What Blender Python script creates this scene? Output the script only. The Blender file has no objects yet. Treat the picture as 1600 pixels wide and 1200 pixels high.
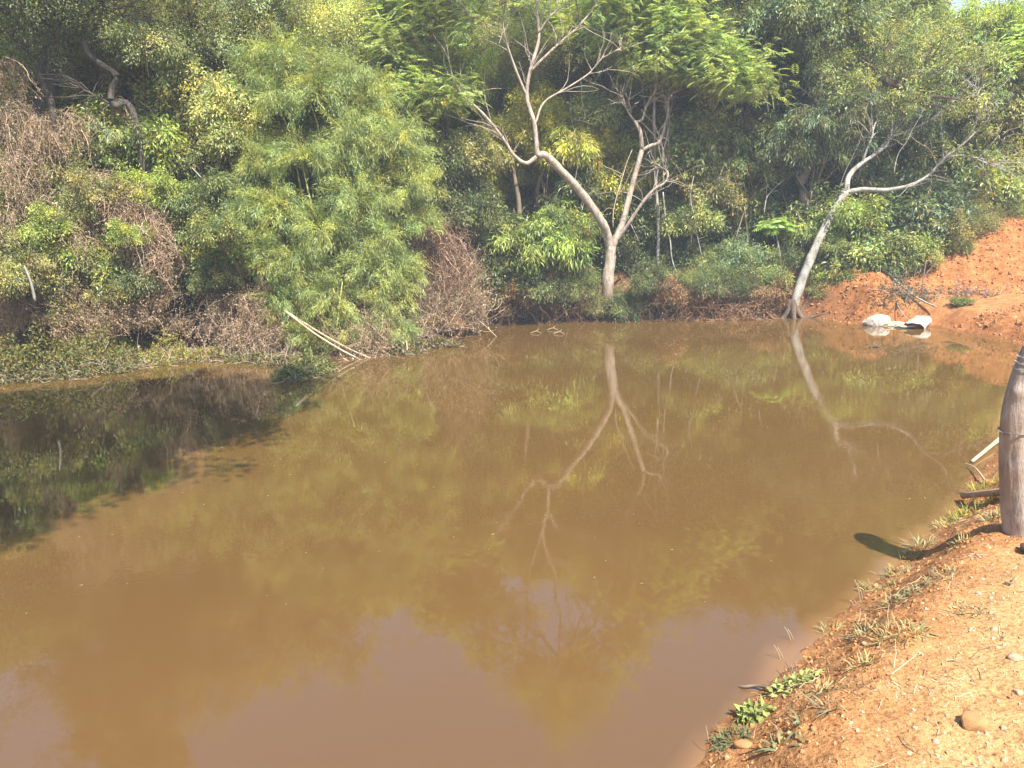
import bpy, math, random
import numpy as np
rng = np.random.default_rng(7)
random.seed(7)
R_ = math.radians
scene = bpy.context.scene
C = scene.collection

# ------------------------------------------------------------------ camera
F, PITCH, ROLL, H = 1200.0, R_(12), R_(2.4), 2.3
fv = np.array([0, math.cos(PITCH), -math.sin(PITCH)])
r0 = np.array([1.0, 0, 0]); u0 = np.cross(r0, fv)
rv = r0*math.cos(ROLL) - u0*math.sin(ROLL)
uv = r0*math.sin(ROLL) + u0*math.cos(ROLL)
from mathutils import Matrix, Vector
cam_d = bpy.data.cameras.new('camera'); cam = bpy.data.objects.new('camera', cam_d); C.objects.link(cam)
cam_d.sensor_width = 36; cam_d.lens = 36*F/1600; cam_d.clip_end = 900; cam_d.clip_start = 0.05
M = Matrix(((rv[0], uv[0], -fv[0], 0), (rv[1], uv[1], -fv[1], 0), (rv[2], uv[2], -fv[2], H), (0, 0, 0, 1)))
cam.matrix_world = M
scene.camera = cam
# ------------------------------------------------------------------ light
SUN_EL = R_(56); sx, sy = 0.47, -0.88
w = bpy.data.worlds.new("World"); scene.world = w; w.use_nodes = True
nt = w.node_tree; bg = nt.nodes['Background']
sky = nt.nodes.new('ShaderNodeTexSky'); sky.sky_type = 'NISHITA'; sky.sun_disc = False
sky.sun_elevation = SUN_EL; sky.sun_rotation = math.atan2(sx, sy); sky.air_density = 1.0; sky.dust_density = 0.7; sky.ozone_density = 1.6
nt.links.new(sky.outputs[0], bg.inputs[0]); bg.inputs[1].default_value = 0.13
sd = bpy.data.lights.new('sun', 'SUN'); sun = bpy.data.objects.new('sun', sd); C.objects.link(sun)
sd.energy = 4.9; sd.angle = R_(0.53); sd.color = (1.0, 0.95, 0.86)
sdir = Vector((sx*math.cos(SUN_EL), sy*math.cos(SUN_EL), math.sin(SUN_EL)))
sun.rotation_euler = sdir.to_track_quat('Z', 'Y').to_euler()
scene.view_settings.view_transform = 'Standard'; scene.view_settings.look = 'None'
scene.view_settings.exposure = 1.48; scene.view_settings.gamma = 1
scene.render.engine = 'CYCLES'
cy = scene.cycles
cy.max_bounces = 6; cy.diffuse_bounces = 4; cy.glossy_bounces = 3; cy.transmission_bounces = 3
cy.sample_clamp_indirect = 8

# ------------------------------------------------------------------ helpers
def ray(x, y): return fv + rv*(x-800)/F - uv*(y-600)/F
def at(x, y, z=0.0):
    d = ray(x, y); t = (z-H)/d[2]; return np.array([0, 0, H]) + d*t
def atY(x, y, Y):
    d = ray(x, y); return np.array([0, 0, H]) + d*(Y/d[1])
def atg(x, y, z0=0.3):                       # where the line of sight meets the terrain
    z = z0
    for _ in range(12):
        p = at(x, y, z); z = 0.5*z + 0.5*max(float(height(p[0], p[1])), 0.0)
    p = at(x, y, z); p[2] = z; return p

def vnoise(x, y, seed=0):
    g = np.random.default_rng(seed).random((256, 256))
    xi = np.floor(x).astype(int); yi = np.floor(y).astype(int); fx = x-xi; fy = y-yi
    fx = fx*fx*(3-2*fx); fy = fy*fy*(3-2*fy)
    a = g[xi & 255, yi & 255]; b = g[(xi+1) & 255, yi & 255]; c = g[xi & 255, (yi+1) & 255]; d = g[(xi+1) & 255, (yi+1) & 255]
    return (a*(1-fx)+b*fx)*(1-fy)+(c*(1-fx)+d*fx)*fy - 0.5
def fbm(x, y, s, o=4, seed=0, gain=0.5):
    x = np.asarray(x, float); y = np.asarray(y, float); r = 0; a = 1
    for k in range(o):
        r = r + a*vnoise(x*s+13.7*k, y*s-7.1*k, seed+k); s *= 2.03; a *= gain
    return r
def sstep(a, b, x):
    t = np.clip((x-a)/(b-a), 0, 1); return t*t*(3-2*t)

POND = np.array([(-16, -3), (-6, -2), (-1.2, .3), (.1, 1.9), (.70, 2.80), (.98, 3.17), (1.5, 3.74), (2.05, 4.27), (2.5, 4.73), (3.45, 5.63),
    (4.62, 7.02), (5.5, 8.3), (6.6, 9.7), (7.6, 11.0), (8.3, 12.2), (8.25, 13.4), (7.95, 14.3), (7.4, 14.75), (6.9, 15.2), (6.5, 16.2), (6.0, 16.7), (4.5, 17.2), (2.4, 17.7),
    (0, 17.9), (-.75, 17.6), (-1.1, 16.4), (-1.85, 15.1), (-2.8, 14.3), (-3.7, 15.0), (-4.7, 15.5), (-6.5, 15.8), (-7.6, 15.6), (-8.9, 15.2), (-11, 14.6),
    (-14, 12.8), (-16.5, 8), (-16, 3)])
def sdist(x, y):
    x = np.asarray(x, float); y = np.asarray(y, float)
    best = np.full(x.shape, 1e9); ins = np.zeros(x.shape, bool)
    n = len(POND)
    for i in range(n):
        ax, ay = POND[i]; bx, by = POND[(i+1) % n]
        ex, ey = bx-ax, by-ay
        t = np.clip(((x-ax)*ex+(y-ay)*ey)/(ex*ex+ey*ey), 0, 1)
        best = np.minimum(best, np.hypot(x-ax-t*ex, y-ay-t*ey))
        cond = (ay > y) != (by > y)
        with np.errstate(divide='ignore', invalid='ignore'):
            xc = ax + (y-ay)/(by-ay if by != ay else 1e-9)*ex
        ins ^= cond & (x < xc)
    return np.where(ins, -best, best)
def height(x, y, fine=False):
    x = np.asarray(x, float); y = np.asarray(y, float)
    d = sdist(x, y) + 0.10*fbm(x, y, 1.3, 3, 5)
    # forest bank
    hf = 0.9*sstep(0, .9, d) + np.clip(d-.5, 0, None)*.30 + .5*fbm(x, y, .35, 3, 9)*sstep(.5, 4, d)
    hf = np.where(d > 25, hf + (d-25)*.10, hf)
    # low bank on the near and right side
    hl = .36*sstep(-.02, .60, d) + .10*sstep(.4, 1.6, d)
    # cut slope at far right
    yb = 15.5 - .15*(x-9)
    cut = sstep(yb, yb+1.9, y)*(.85+.15*np.clip(x-8.3, -1, 4)) + np.clip(y-yb-1.5, 0, None)*.16
    hl = hl + cut
    wf = np.clip(sstep(7.6, 6.3, x - .0*y)*sstep(4, 10, y) + sstep(-7, -9, x), 0, 1)
    wf = np.where((x > 6.3) & (y > 15), np.maximum(wf, sstep(8.4, 6.9, x-.12*(y-15))), wf)
    wf = np.where(y > 21, 1-(1-wf)*sstep(27, 20, y), wf)
    h = hf*wf + hl*(1-wf)
    h = np.where((x > .42*y) & (y > 18), np.minimum(h, 1.6+.085*(y-16)+.25*sstep(.55, .42, x/np.maximum(y, 1))*(y-18)), h)
    h = np.where(d < 0, np.maximum(d*.5, -1.2), h)
    if fine:
        near = np.exp(-((np.hypot(x-2.2, y-3.6)/7)**2))
        edge = np.exp(-((d-.3)/.35)**2)
        h = h + near*(.012*fbm(x, y, 5, 4, 21, .6) + .05*edge*(np.abs(fbm(x, y, 6, 4, 31, .6))-.1) + .010*fbm(x, y, 28, 2, 41)*(.5+edge))
        far = sstep(9, 12, y)*sstep(0, .2, d)
        h = h + far*(.13*fbm(x, y, 1.8, 4, 51, .6) - .12*np.abs(fbm(x*1.6+y*.4, y*.45, 2.2, 3, 57)) + .07*np.abs(fbm(x, y, 7, 3, 55)))*(1-.6*np.exp(-((y-14.2)/1.0)**2)*(x > 8))
    return h
def gz(x, y): return float(height(np.array([x]), np.array([y]), True)[0])

def tag(o, label=None, cat=None, group=None, kind=None):
    if label: o['label'] = label
    if cat: o['category'] = cat
    if group: o['group'] = group
    if kind: o['kind'] = kind
    return o
def empty(name, loc, **k):
    o = bpy.data.objects.new(name, None); C.objects.link(o); o.location = tuple(float(v) for v in loc); o.empty_display_size = .2
    return tag(o, **k)
def mesh(name, V, Q, mats, mi=None, col=None, smooth=False):
    V = np.asarray(V, np.float32).reshape(-1, 3); Q = np.asarray(Q, np.int32).reshape(-1, 4)
    me = bpy.data.meshes.new(name)
    me.vertices.add(len(V)); me.vertices.foreach_set('co', V.ravel())
    me.loops.add(Q.size); me.loops.foreach_set('vertex_index', Q.ravel())
    me.polygons.add(len(Q)); me.polygons.foreach_set('loop_start', np.arange(0, Q.size, 4, dtype=np.int32))
    if mi is not None: me.polygons.foreach_set('material_index', np.asarray(mi, np.int32))
    me.polygons.foreach_set('use_smooth', np.full(len(Q), smooth) if np.isscalar(smooth) else np.asarray(smooth, bool))
    for m in mats: me.materials.append(m)
    me.update(calc_edges=True)
    if col is not None:
        a = me.color_attributes.new('col', 'FLOAT_COLOR', 'POINT')
        c = np.ones((len(V), 4), np.float32); c[:, :3] = col
        a.data.foreach_set('color', c.ravel())
    return me
def link(name, me, parent=None, loc=None, **k):
    o = bpy.data.objects.new(name, me); C.objects.link(o)
    if parent is not None: o.parent = parent
    if loc is not None: o.location = tuple(float(v) for v in loc)
    return tag(o, **k)

class MB:
    def __init__(s): s.V = []; s.Q = []; s.M = []; s.C = []; s.S = []; s.n = 0
    def add(s, V, Q, m=0, col=(1, 1, 1), smooth=False):
        V = np.asarray(V, float).reshape(-1, 3); Q = np.asarray(Q, int).reshape(-1, 4)
        if not len(Q): return
        s.V.append(V); s.Q.append(Q+s.n); s.M.append(np.full(len(Q), m)); s.S.append(np.full(len(Q), smooth))
        c = np.empty((len(V), 3)); c[:] = col; s.C.append(c); s.n += len(V)
    def build(s, name, mats):
        return mesh(name, np.concatenate(s.V), np.concatenate(s.Q), mats, np.concatenate(s.M), np.concatenate(s.C), np.concatenate(s.S))

def norm(v): return v/np.maximum(np.linalg.norm(v, axis=-1, keepdims=True), 1e-9)
def spline(P, k=4):
    P = np.asarray(P, float)
    if len(P) < 3: 
        t = np.linspace(0, 1, k+1)[:, None]; return P[0]*(1-t)+P[-1]*t
    E = np.vstack([2*P[0]-P[1], P, 2*P[-1]-P[-2]]); out = []
    for i in range(1, len(E)-2):
        for t in np.linspace(0, 1, k, endpoint=False):
            a, b, c, d = E[i-1], E[i], E[i+1], E[i+2]
            out.append(.5*((2*b)+(-a+c)*t+(2*a-5*b+4*c-d)*t*t+(-a+3*b-3*c+d)*t**3))
    out.append(P[-1]); return np.array(out)
def tubes(P, Rd, sides=3):
    """many tubes at once: P (n,k,3), Rd (n,k)"""
    P = np.asarray(P, float); n, k, _ = P.shape
    T = norm(np.gradient(P, axis=1))
    ref = np.where(np.abs(T[..., 2:3]) > .9, np.array([1., 0, 0]), np.array([0, 0, 1.]))
    # keep one reference per tube so that rings do not twist
    ref = np.broadcast_to(ref[:, k//2:k//2+1], T.shape)
    A = norm(np.cross(T, ref)); B = np.cross(T, A)
    th = np.arange(sides)*2*np.pi/sides
    V = P[:, :, None] + Rd[:, :, None, None]*(A[:, :, None]*np.cos(th)[None, None, :, None] + B[:, :, None]*np.sin(th)[None, None, :, None])
    base = (np.arange(n)*k*sides)[:, None, None]; j = np.arange(k-1)[None, :, None]*sides; s = np.arange(sides)[None, None]; s2 = (s+1) % sides
    Q = np.stack([base+j+s, base+j+s2, base+j+sides+s2, base+j+sides+s], -1).reshape(-1, 4)
    return V.reshape(-1, 3), Q
def limb(mb, P, r0_, r1_, sides=8, k=5, m=0, rough=.10, col=(1, 1, 1), cap=True, seed=None, power=1.0):
    S = spline(P, k); n = len(S)
    t = np.linspace(0, 1, n)**power
    rad = (r0_*(1-t)+r1_*t)
    V, Q = tubes(S[None], rad[None], sides)
    g = np.random.default_rng(seed if seed is not None else int(abs(S[0, 0]*977+S[-1, 2]*131)) + n)
    nz = 1+rough*(g.random((n, sides))-.5)*2
    ctr = np.repeat(S, sides, 0); V = ctr+(V-ctr)*nz.reshape(-1, 1)
    if cap:
        V = np.vstack([V, S[-1:], S[:1]]); e = len(V)-2; L = (n-1)*sides
        c = []
        for i in range(0, sides, 2):
            c.append([e, L+i, L+(i+1) % sides, L+(i+2) % sides]); c.append([e+1, (i+2) % sides, (i+1) % sides, i])
        Q = np.vstack([Q, c])
    mb.add(V, Q, m, col, smooth=True)
    return S
def walk(P0, D, L, k, g, bend=.3, droop=0.0):
    """random curved paths, vectorised: P0 (n,3), D (n,3), L (n,)"""
    n = len(P0); P = np.empty((n, k, 3)); P[:, 0] = P0; d = norm(D.copy())
    for i in range(1, k):
        d = norm(d + g.normal(0, bend, (n, 3)) + np.array([0, 0, -droop]))
        P[:, i] = P[:, i-1] + d*(L/(k-1))[:, None]
    return P
def leafquads(P, D, L, W, g, fold=.2, up=None, upmix=1.0):
    n = len(P); D = norm(D)
    nr = g.normal(0, .55, (n, 3)); nr[:, 2] += upmix
    if up is not None: nr = nr + up
    S = norm(np.cross(D, nr)); N = np.cross(S, D)
    L = np.broadcast_to(L, (n,))[:, None]; W = np.broadcast_to(W, (n,))[:, None]
    mid = P + D*L*.42 
    V = np.stack([P, mid+S*W*.5+N*W*fold, P+D*L - N*L*.12, mid-S*W*.5+N*W*fold], 1).reshape(-1, 3)
    Q = np.arange(4*n).reshape(-1, 4)
    return V, Q

# ------------------------------------------------------------------ materials
def newmat(name):
    m = bpy.data.materials.new(name); m.use_nodes = True; nt = m.node_tree
    for n in list(nt.nodes): nt.nodes.remove(n)
    out = nt.nodes.new('ShaderNodeOutputMaterial'); return m, nt, out
def N(nt, t, **k):
    n = nt.nodes.new(t)
    for a, b in k.items(): setattr(n, a, b)
    return n
def sock(nt, node, key, v):
    s = node.inputs[key]
    if isinstance(v, bpy.types.NodeSocket): nt.links.new(v, s)
    else: s.default_value = v if not isinstance(v, tuple) or len(v) != 3 or s.type != 'RGBA' else (*v, 1)
def mix(nt, f, a, b, mode='MIX'):
    n = N(nt, 'ShaderNodeMix', data_type='RGBA', blend_type=mode)
    sock(nt, n, 0, f); sock(nt, n, 6, a); sock(nt, n, 7, b); return n.outputs[2]
def noise(nt, scale, detail=4, rough=.6, vec=None, dist=0):
    n = N(nt, 'ShaderNodeTexNoise'); n.inputs['Scale'].default_value = scale; n.inputs['Detail'].default_value = detail
    n.inputs['Roughness'].default_value = rough; n.inputs['Distortion'].default_value = dist
    if vec is not None: nt.links.new(vec, n.inputs['Vector'])
    return n.outputs[0]
def ramp(nt, f, stops):
    n = N(nt, 'ShaderNodeValToRGB'); e = n.color_ramp.elements
    while len(e) < len(stops): e.new(.5)
    for x, (p, c) in zip(e, stops): x.position = p; x.color = (*c, 1) if len(c) == 3 else c
    nt.links.new(f, n.inputs[0]); return n.outputs[0]
def bump(nt, h, s, d, prev=None):
    n = N(nt, 'ShaderNodeBump'); n.inputs['Strength'].default_value = s; n.inputs['Distance'].default_value = d
    nt.links.new(h, n.inputs['Height'])
    if prev is not None: nt.links.new(prev, n.inputs['Normal'])
    return n.outputs[0]
def wpos(nt): return N(nt, 'ShaderNodeNewGeometry').outputs['Position']

def leafmat(name, trans=.42, rough=.42, spec=.5):
    m, nt, out = newmat(name)
    oi = N(nt, 'ShaderNodeObjectInfo'); at_ = N(nt, 'ShaderNodeAttribute', attribute_name='col')
    c = mix(nt, 1.0, oi.outputs['Color'], at_.outputs['Color'], 'MULTIPLY')
    p = N(nt, 'ShaderNodeBsdfPrincipled'); sock(nt, p, 'Base Color', c); p.inputs['Roughness'].default_value = rough; p.inputs['Specular IOR Level'].default_value = spec
    tcol = mix(nt, 1.0, c, (1.35, 1.35, .5), 'MULTIPLY')
    t = N(nt, 'ShaderNodeBsdfTranslucent'); sock(nt, t, 'Color', tcol)
    ms = N(nt, 'ShaderNodeMixShader'); ms.inputs[0].default_value = trans
    nt.links.new(p.outputs[0], ms.inputs[1]); nt.links.new(t.outputs[0], ms.inputs[2]); nt.links.new(ms.outputs[0], out.inputs[0])
    return m
def colmat(name, base, rough=.85, var=.25, scale=6, bs=.3, bd=.01, attr=True, stretch=None, dark=None):
    """mottled surface colour x vertex tint"""
    m, nt, out = newmat(name)
    tc = N(nt, 'ShaderNodeTexCoord').outputs['Object']
    if stretch:
        mp = N(nt, 'ShaderNodeMapping'); mp.inputs['Scale'].default_value = stretch; nt.links.new(tc, mp.inputs[0]); tc = mp.outputs[0]
    f = noise(nt, scale, 5, .65, tc); f2 = noise(nt, scale*7, 3, .6, tc)
    lo = tuple(v*(1-var*1.4) for v in base); hi = tuple(min(1, v*(1+var)) for v in base)
    if dark: lo = dark
    c = ramp(nt, f, [(.35, lo), (.62, hi)]); c = mix(nt, .35, c, ramp(nt, f2, [(.35, lo), (.65, hi)]))
    if attr: c = mix(nt, 1.0, c, N(nt, 'ShaderNodeAttribute', attribute_name='col').outputs['Color'], 'MULTIPLY')
    p = N(nt, 'ShaderNodeBsdfPrincipled'); sock(nt, p, 'Base Color', c); p.inputs['Roughness'].default_value = rough; p.inputs['Specular IOR Level'].default_value = .25
    nt.links.new(bump(nt, mix(nt, .4, f, f2), bs, bd), p.inputs['Normal']); nt.links.new(p.outputs[0], out.inputs[0])
    return m
M_LEAF = leafmat('leaf'); M_GRASS = leafmat('grass_blade', .25, .6, .12)
M_TWIG = colmat('twig_bark', (.17, .125, .085), bs=.2)
M_BARK = colmat('pale_bark', (.37, .31, .25), var=.35, scale=11, bs=1.0, bd=.03, stretch=(1, 1, .4), dark=(.16, .11, .075))
M_BARKG = colmat('grey_lichen_bark', (.30, .28, .24), var=.45, scale=8, bs=.6, bd=.02, stretch=(1, 1, .5), dark=(.10, .085, .07))
M_DBARK = colmat('dark_bark', (.085, .07, .055), var=.4, scale=5, bs=.6, bd=.02)
M_DRY = colmat('dry_vine', (.44, .345, .255), var=.3, scale=2.2, bs=.1)
M_STRAW = colmat('dry_stalk', (.42, .33, .21), var=.25, scale=3, bs=.1)
M_CULM = colmat('bamboo_culm', (.38, .36, .10), rough=.5, var=.25, scale=3, bs=.1)

def soil_mat():
    m, nt, out = newmat('red_soil'); P = wpos(nt)
    sep = N(nt, 'ShaderNodeSeparateXYZ'); nt.links.new(P, sep.inputs[0])
    n1 = noise(nt, 1.6, 6, .6, P); n2 = noise(nt, 7, 6, .7, P); n3 = noise(nt, 45, 4, .7, P)
    vo = N(nt, 'ShaderNodeTexVoronoi'); vo.inputs['Scale'].default_value = 60; nt.links.new(P, vo.inputs['Vector'])
    red = ramp(nt, n2, [(.3, (.17, .060, .020)), (.55, (.32, .130, .043)), (.75, (.43, .215, .078))])
    pal = ramp(nt, n2, [(.3, (.31, .170, .068)), (.6, (.40, .235, .100)), (.8, (.46, .29, .140))])
    a = N(nt, 'ShaderNodeAttribute', attribute_name='col')   # red channel: how worn and dry the path is, green: leaf litter
    sp = N(nt, 'ShaderNodeSeparateColor'); nt.links.new(a.outputs['Color'], sp.inputs[0])
    def math_(op, x, y): 
        n = N(nt, 'ShaderNodeMath', operation=op); sock(nt, n, 0, x); sock(nt, n, 1, y); return n.outputs[0]
    k = math_('ADD', sp.outputs[0], math_('MULTIPLY', math_('SUBTRACT', n1, .5), 1.3)); 
    kk = N(nt, 'ShaderNodeClamp'); nt.links.new(k, kk.inputs[0])
    c = mix(nt, kk.outputs[0], red, pal)
    grit = ramp(nt, n3, [(.36, (.52, .45, .40)), (.5, (1, 1, 1)), (.68, (1.35, 1.35, 1.35))])
    c = mix(nt, .8, c, grit, 'MULTIPLY')
    lit = ramp(nt, noise(nt, 14, 5, .7, P), [(.3, (.05, .03, .018)), (.55, (.13, .065, .035)), (.75, (.24, .13, .07))])
    c = mix(nt, sp.outputs[1], c, lit)
    # wet rim at the waterline
    mr = N(nt, 'ShaderNodeMapRange'); nt.links.new(sep.outputs[2], mr.inputs[0]); mr.inputs[1].default_value = .0; mr.inputs[2].default_value = .05; mr.inputs[3].default_value = .6; mr.inputs[4].default_value = 1
    wet = N(nt, 'ShaderNodeCombineColor'); [nt.links.new(mr.outputs[0], wet.inputs[i]) for i in range(3)]
    c = mix(nt, 1, c, wet.outputs[0], 'MULTIPLY')
    p = N(nt, 'ShaderNodeBsdfPrincipled'); sock(nt, p, 'Base Color', c); p.inputs['Roughness'].default_value = .95; p.inputs['Specular IOR Level'].default_value = .15
    b = bump(nt, n3, .55, .02); b = bump(nt, n2, .5, .06, b); b = bump(nt, vo.outputs['Distance'], .3, .01, b)
    nt.links.new(b, p.inputs['Normal']); nt.links.new(p.outputs[0], out.inputs[0]); return m
def water_mat():
    m, nt, out = newmat('muddy_water'); P = wpos(nt)
    a = N(nt, 'ShaderNodeAttribute', attribute_name='col'); sp = N(nt, 'ShaderNodeSeparateColor'); nt.links.new(a.outputs['Color'], sp.inputs[0])
    n1 = noise(nt, .35, 4, .55, P)
    deep = ramp(nt, n1, [(.3, (.086, .0485, .0125)), (.7, (.108, .061, .017))])
    sx_ = N(nt, 'ShaderNodeSeparateXYZ'); nt.links.new(P, sx_.inputs[0]); my = N(nt, 'ShaderNodeMapRange'); nt.links.new(sx_.outputs[1], my.inputs[0])
    my.inputs[1].default_value = 8.5; my.inputs[2].default_value = 3.0; my.inputs[3].default_value = 0; my.inputs[4].default_value = .8
    deep = mix(nt, my.outputs[0], deep, (.103, .053, .0195))           # near water redder: silt tint with the mauve sky reflection painted in
    c = mix(nt, sp.outputs[0], deep, (.20, .105, .042))
    p = N(nt, 'ShaderNodeBsdfPrincipled'); sock(nt, p, 'Base Color', c); p.inputs['Roughness'].default_value = .015; p.inputs['IOR'].default_value = 1.5
    mp = N(nt, 'ShaderNodeMapping'); mp.inputs['Scale'].default_value = (1, 1.5, 1); nt.links.new(P, mp.inputs[0])
    f1 = noise(nt, 9, 3, .5, mp.outputs[0]); f2 = noise(nt, 1.2, 2, .5, mp.outputs[0]); f3 = noise(nt, 30, 2, .5, mp.outputs[0])
    pm = ramp(nt, noise(nt, .55, 3, .55, P), [(.45, (.12, .12, .12)), (.62, (1, 1, 1))])   # wind ripples come in patches
    f1 = mix(nt, 1, f1, pm, 'MULTIPLY'); f3 = mix(nt, 1, f3, pm, 'MULTIPLY')
    b = bump(nt, f1, .085, .010); b = bump(nt, f2, .012, .03, b); b = bump(nt, f3, .05, .003, b)
    nt.links.new(b, p.inputs['Normal']); nt.links.new(p.outputs[0], out.inputs[0]); return m
M_SOIL = soil_mat(); M_WATER = water_mat()

# ------------------------------------------------------------------ ground and water
def axis(segs):
    a = [segs[0][0]]
    for s0, s1, st in segs:
        n = max(1, int(round((s1-s0)/st))); a += list(np.linspace(s0, s1, n+1)[1:])
    return np.array(a)
gx = axis([(-140, -80, 20), (-80, -20, 3), (-20, -9, .6), (-9, -1, .25), (-1, .6, .08), (.6, 4.4, .02), (4.4, 13, .07), (13, 25, .5), (25, 85, 3), (85, 145, 20)])
gy = axis([(-60, -6, 3), (-6, 1.6, .3), (1.6, 6.2, .022), (6.2, 11, .08), (11, 18.4, .07), (18.4, 30, .3), (30, 60, 1.5), (60, 120, 6), (120, 180, 20)])
X, Y = np.meshgrid(gx, gy, indexing='ij'); x = X.ravel(); y = Y.ravel()
z = height(x, y, True)
z = np.where(np.hypot(x, y) > 60, np.minimum(z, 13), z)
d = sdist(x, y)
i = np.arange(len(gx)-1)[:, None]*len(gy)+np.arange(len(gy)-1)[None]
Q = np.stack([i, i+len(gy), i+len(gy)+1, i+1], -1).reshape(-1, 4)
worn = sstep(.45, 1.1, d)*(y < 14.8)*.95 + .35*(y < 9)
worn = np.where((y > 11) & (y < 15.4), sstep(.25, .7, d)*.32, worn)
lit = np.clip(sstep(7.6, 6.9, x-.1*(y-15))*sstep(9, 12, y)*sstep(.5, 1.6, d) + sstep(17.2, 18.2, y)*(x > 7)*sstep(16.5, 18, y-.0*x) + (x < -5)*sstep(.3, .8, d), 0, 1)
lit = np.clip(lit + .65*sstep(7.2, 6.4, x)*sstep(14, 15, y), 0, 1)
col = np.stack([np.clip(worn, 0, 1), lit, 0*lit], 1)
link('ground', mesh('ground', np.stack([x, y, z], 1), Q, [M_SOIL], None, col, True), kind='structure')
wx = axis([(-22, -1, .5), (-1, 9.5, .07)]); wy = axis([(-6, 2, .5), (2, 19, .1)])
X, Y = np.meshgrid(wx, wy, indexing='ij'); x = X.ravel(); y = Y.ravel(); d = sdist(x, y) + .06*fbm(x, y, 3, 2, 77)
i = np.arange(len(wx)-1)[:, None]*len(wy)+np.arange(len(wy)-1)[None]
Q = np.stack([i, i+len(wy), i+len(wy)+1, i+1], -1).reshape(-1, 4)
sh = sstep(-.13, .02, d+.05*fbm(x, y, 9, 2, 78))*(.8 - .5*(y > 15.5)); col = np.stack([sh, sh, sh], 1)
link('water', mesh('water', np.stack([x, y, 0*x], 1), Q, [M_WATER], None, col, True), kind='structure')

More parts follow.
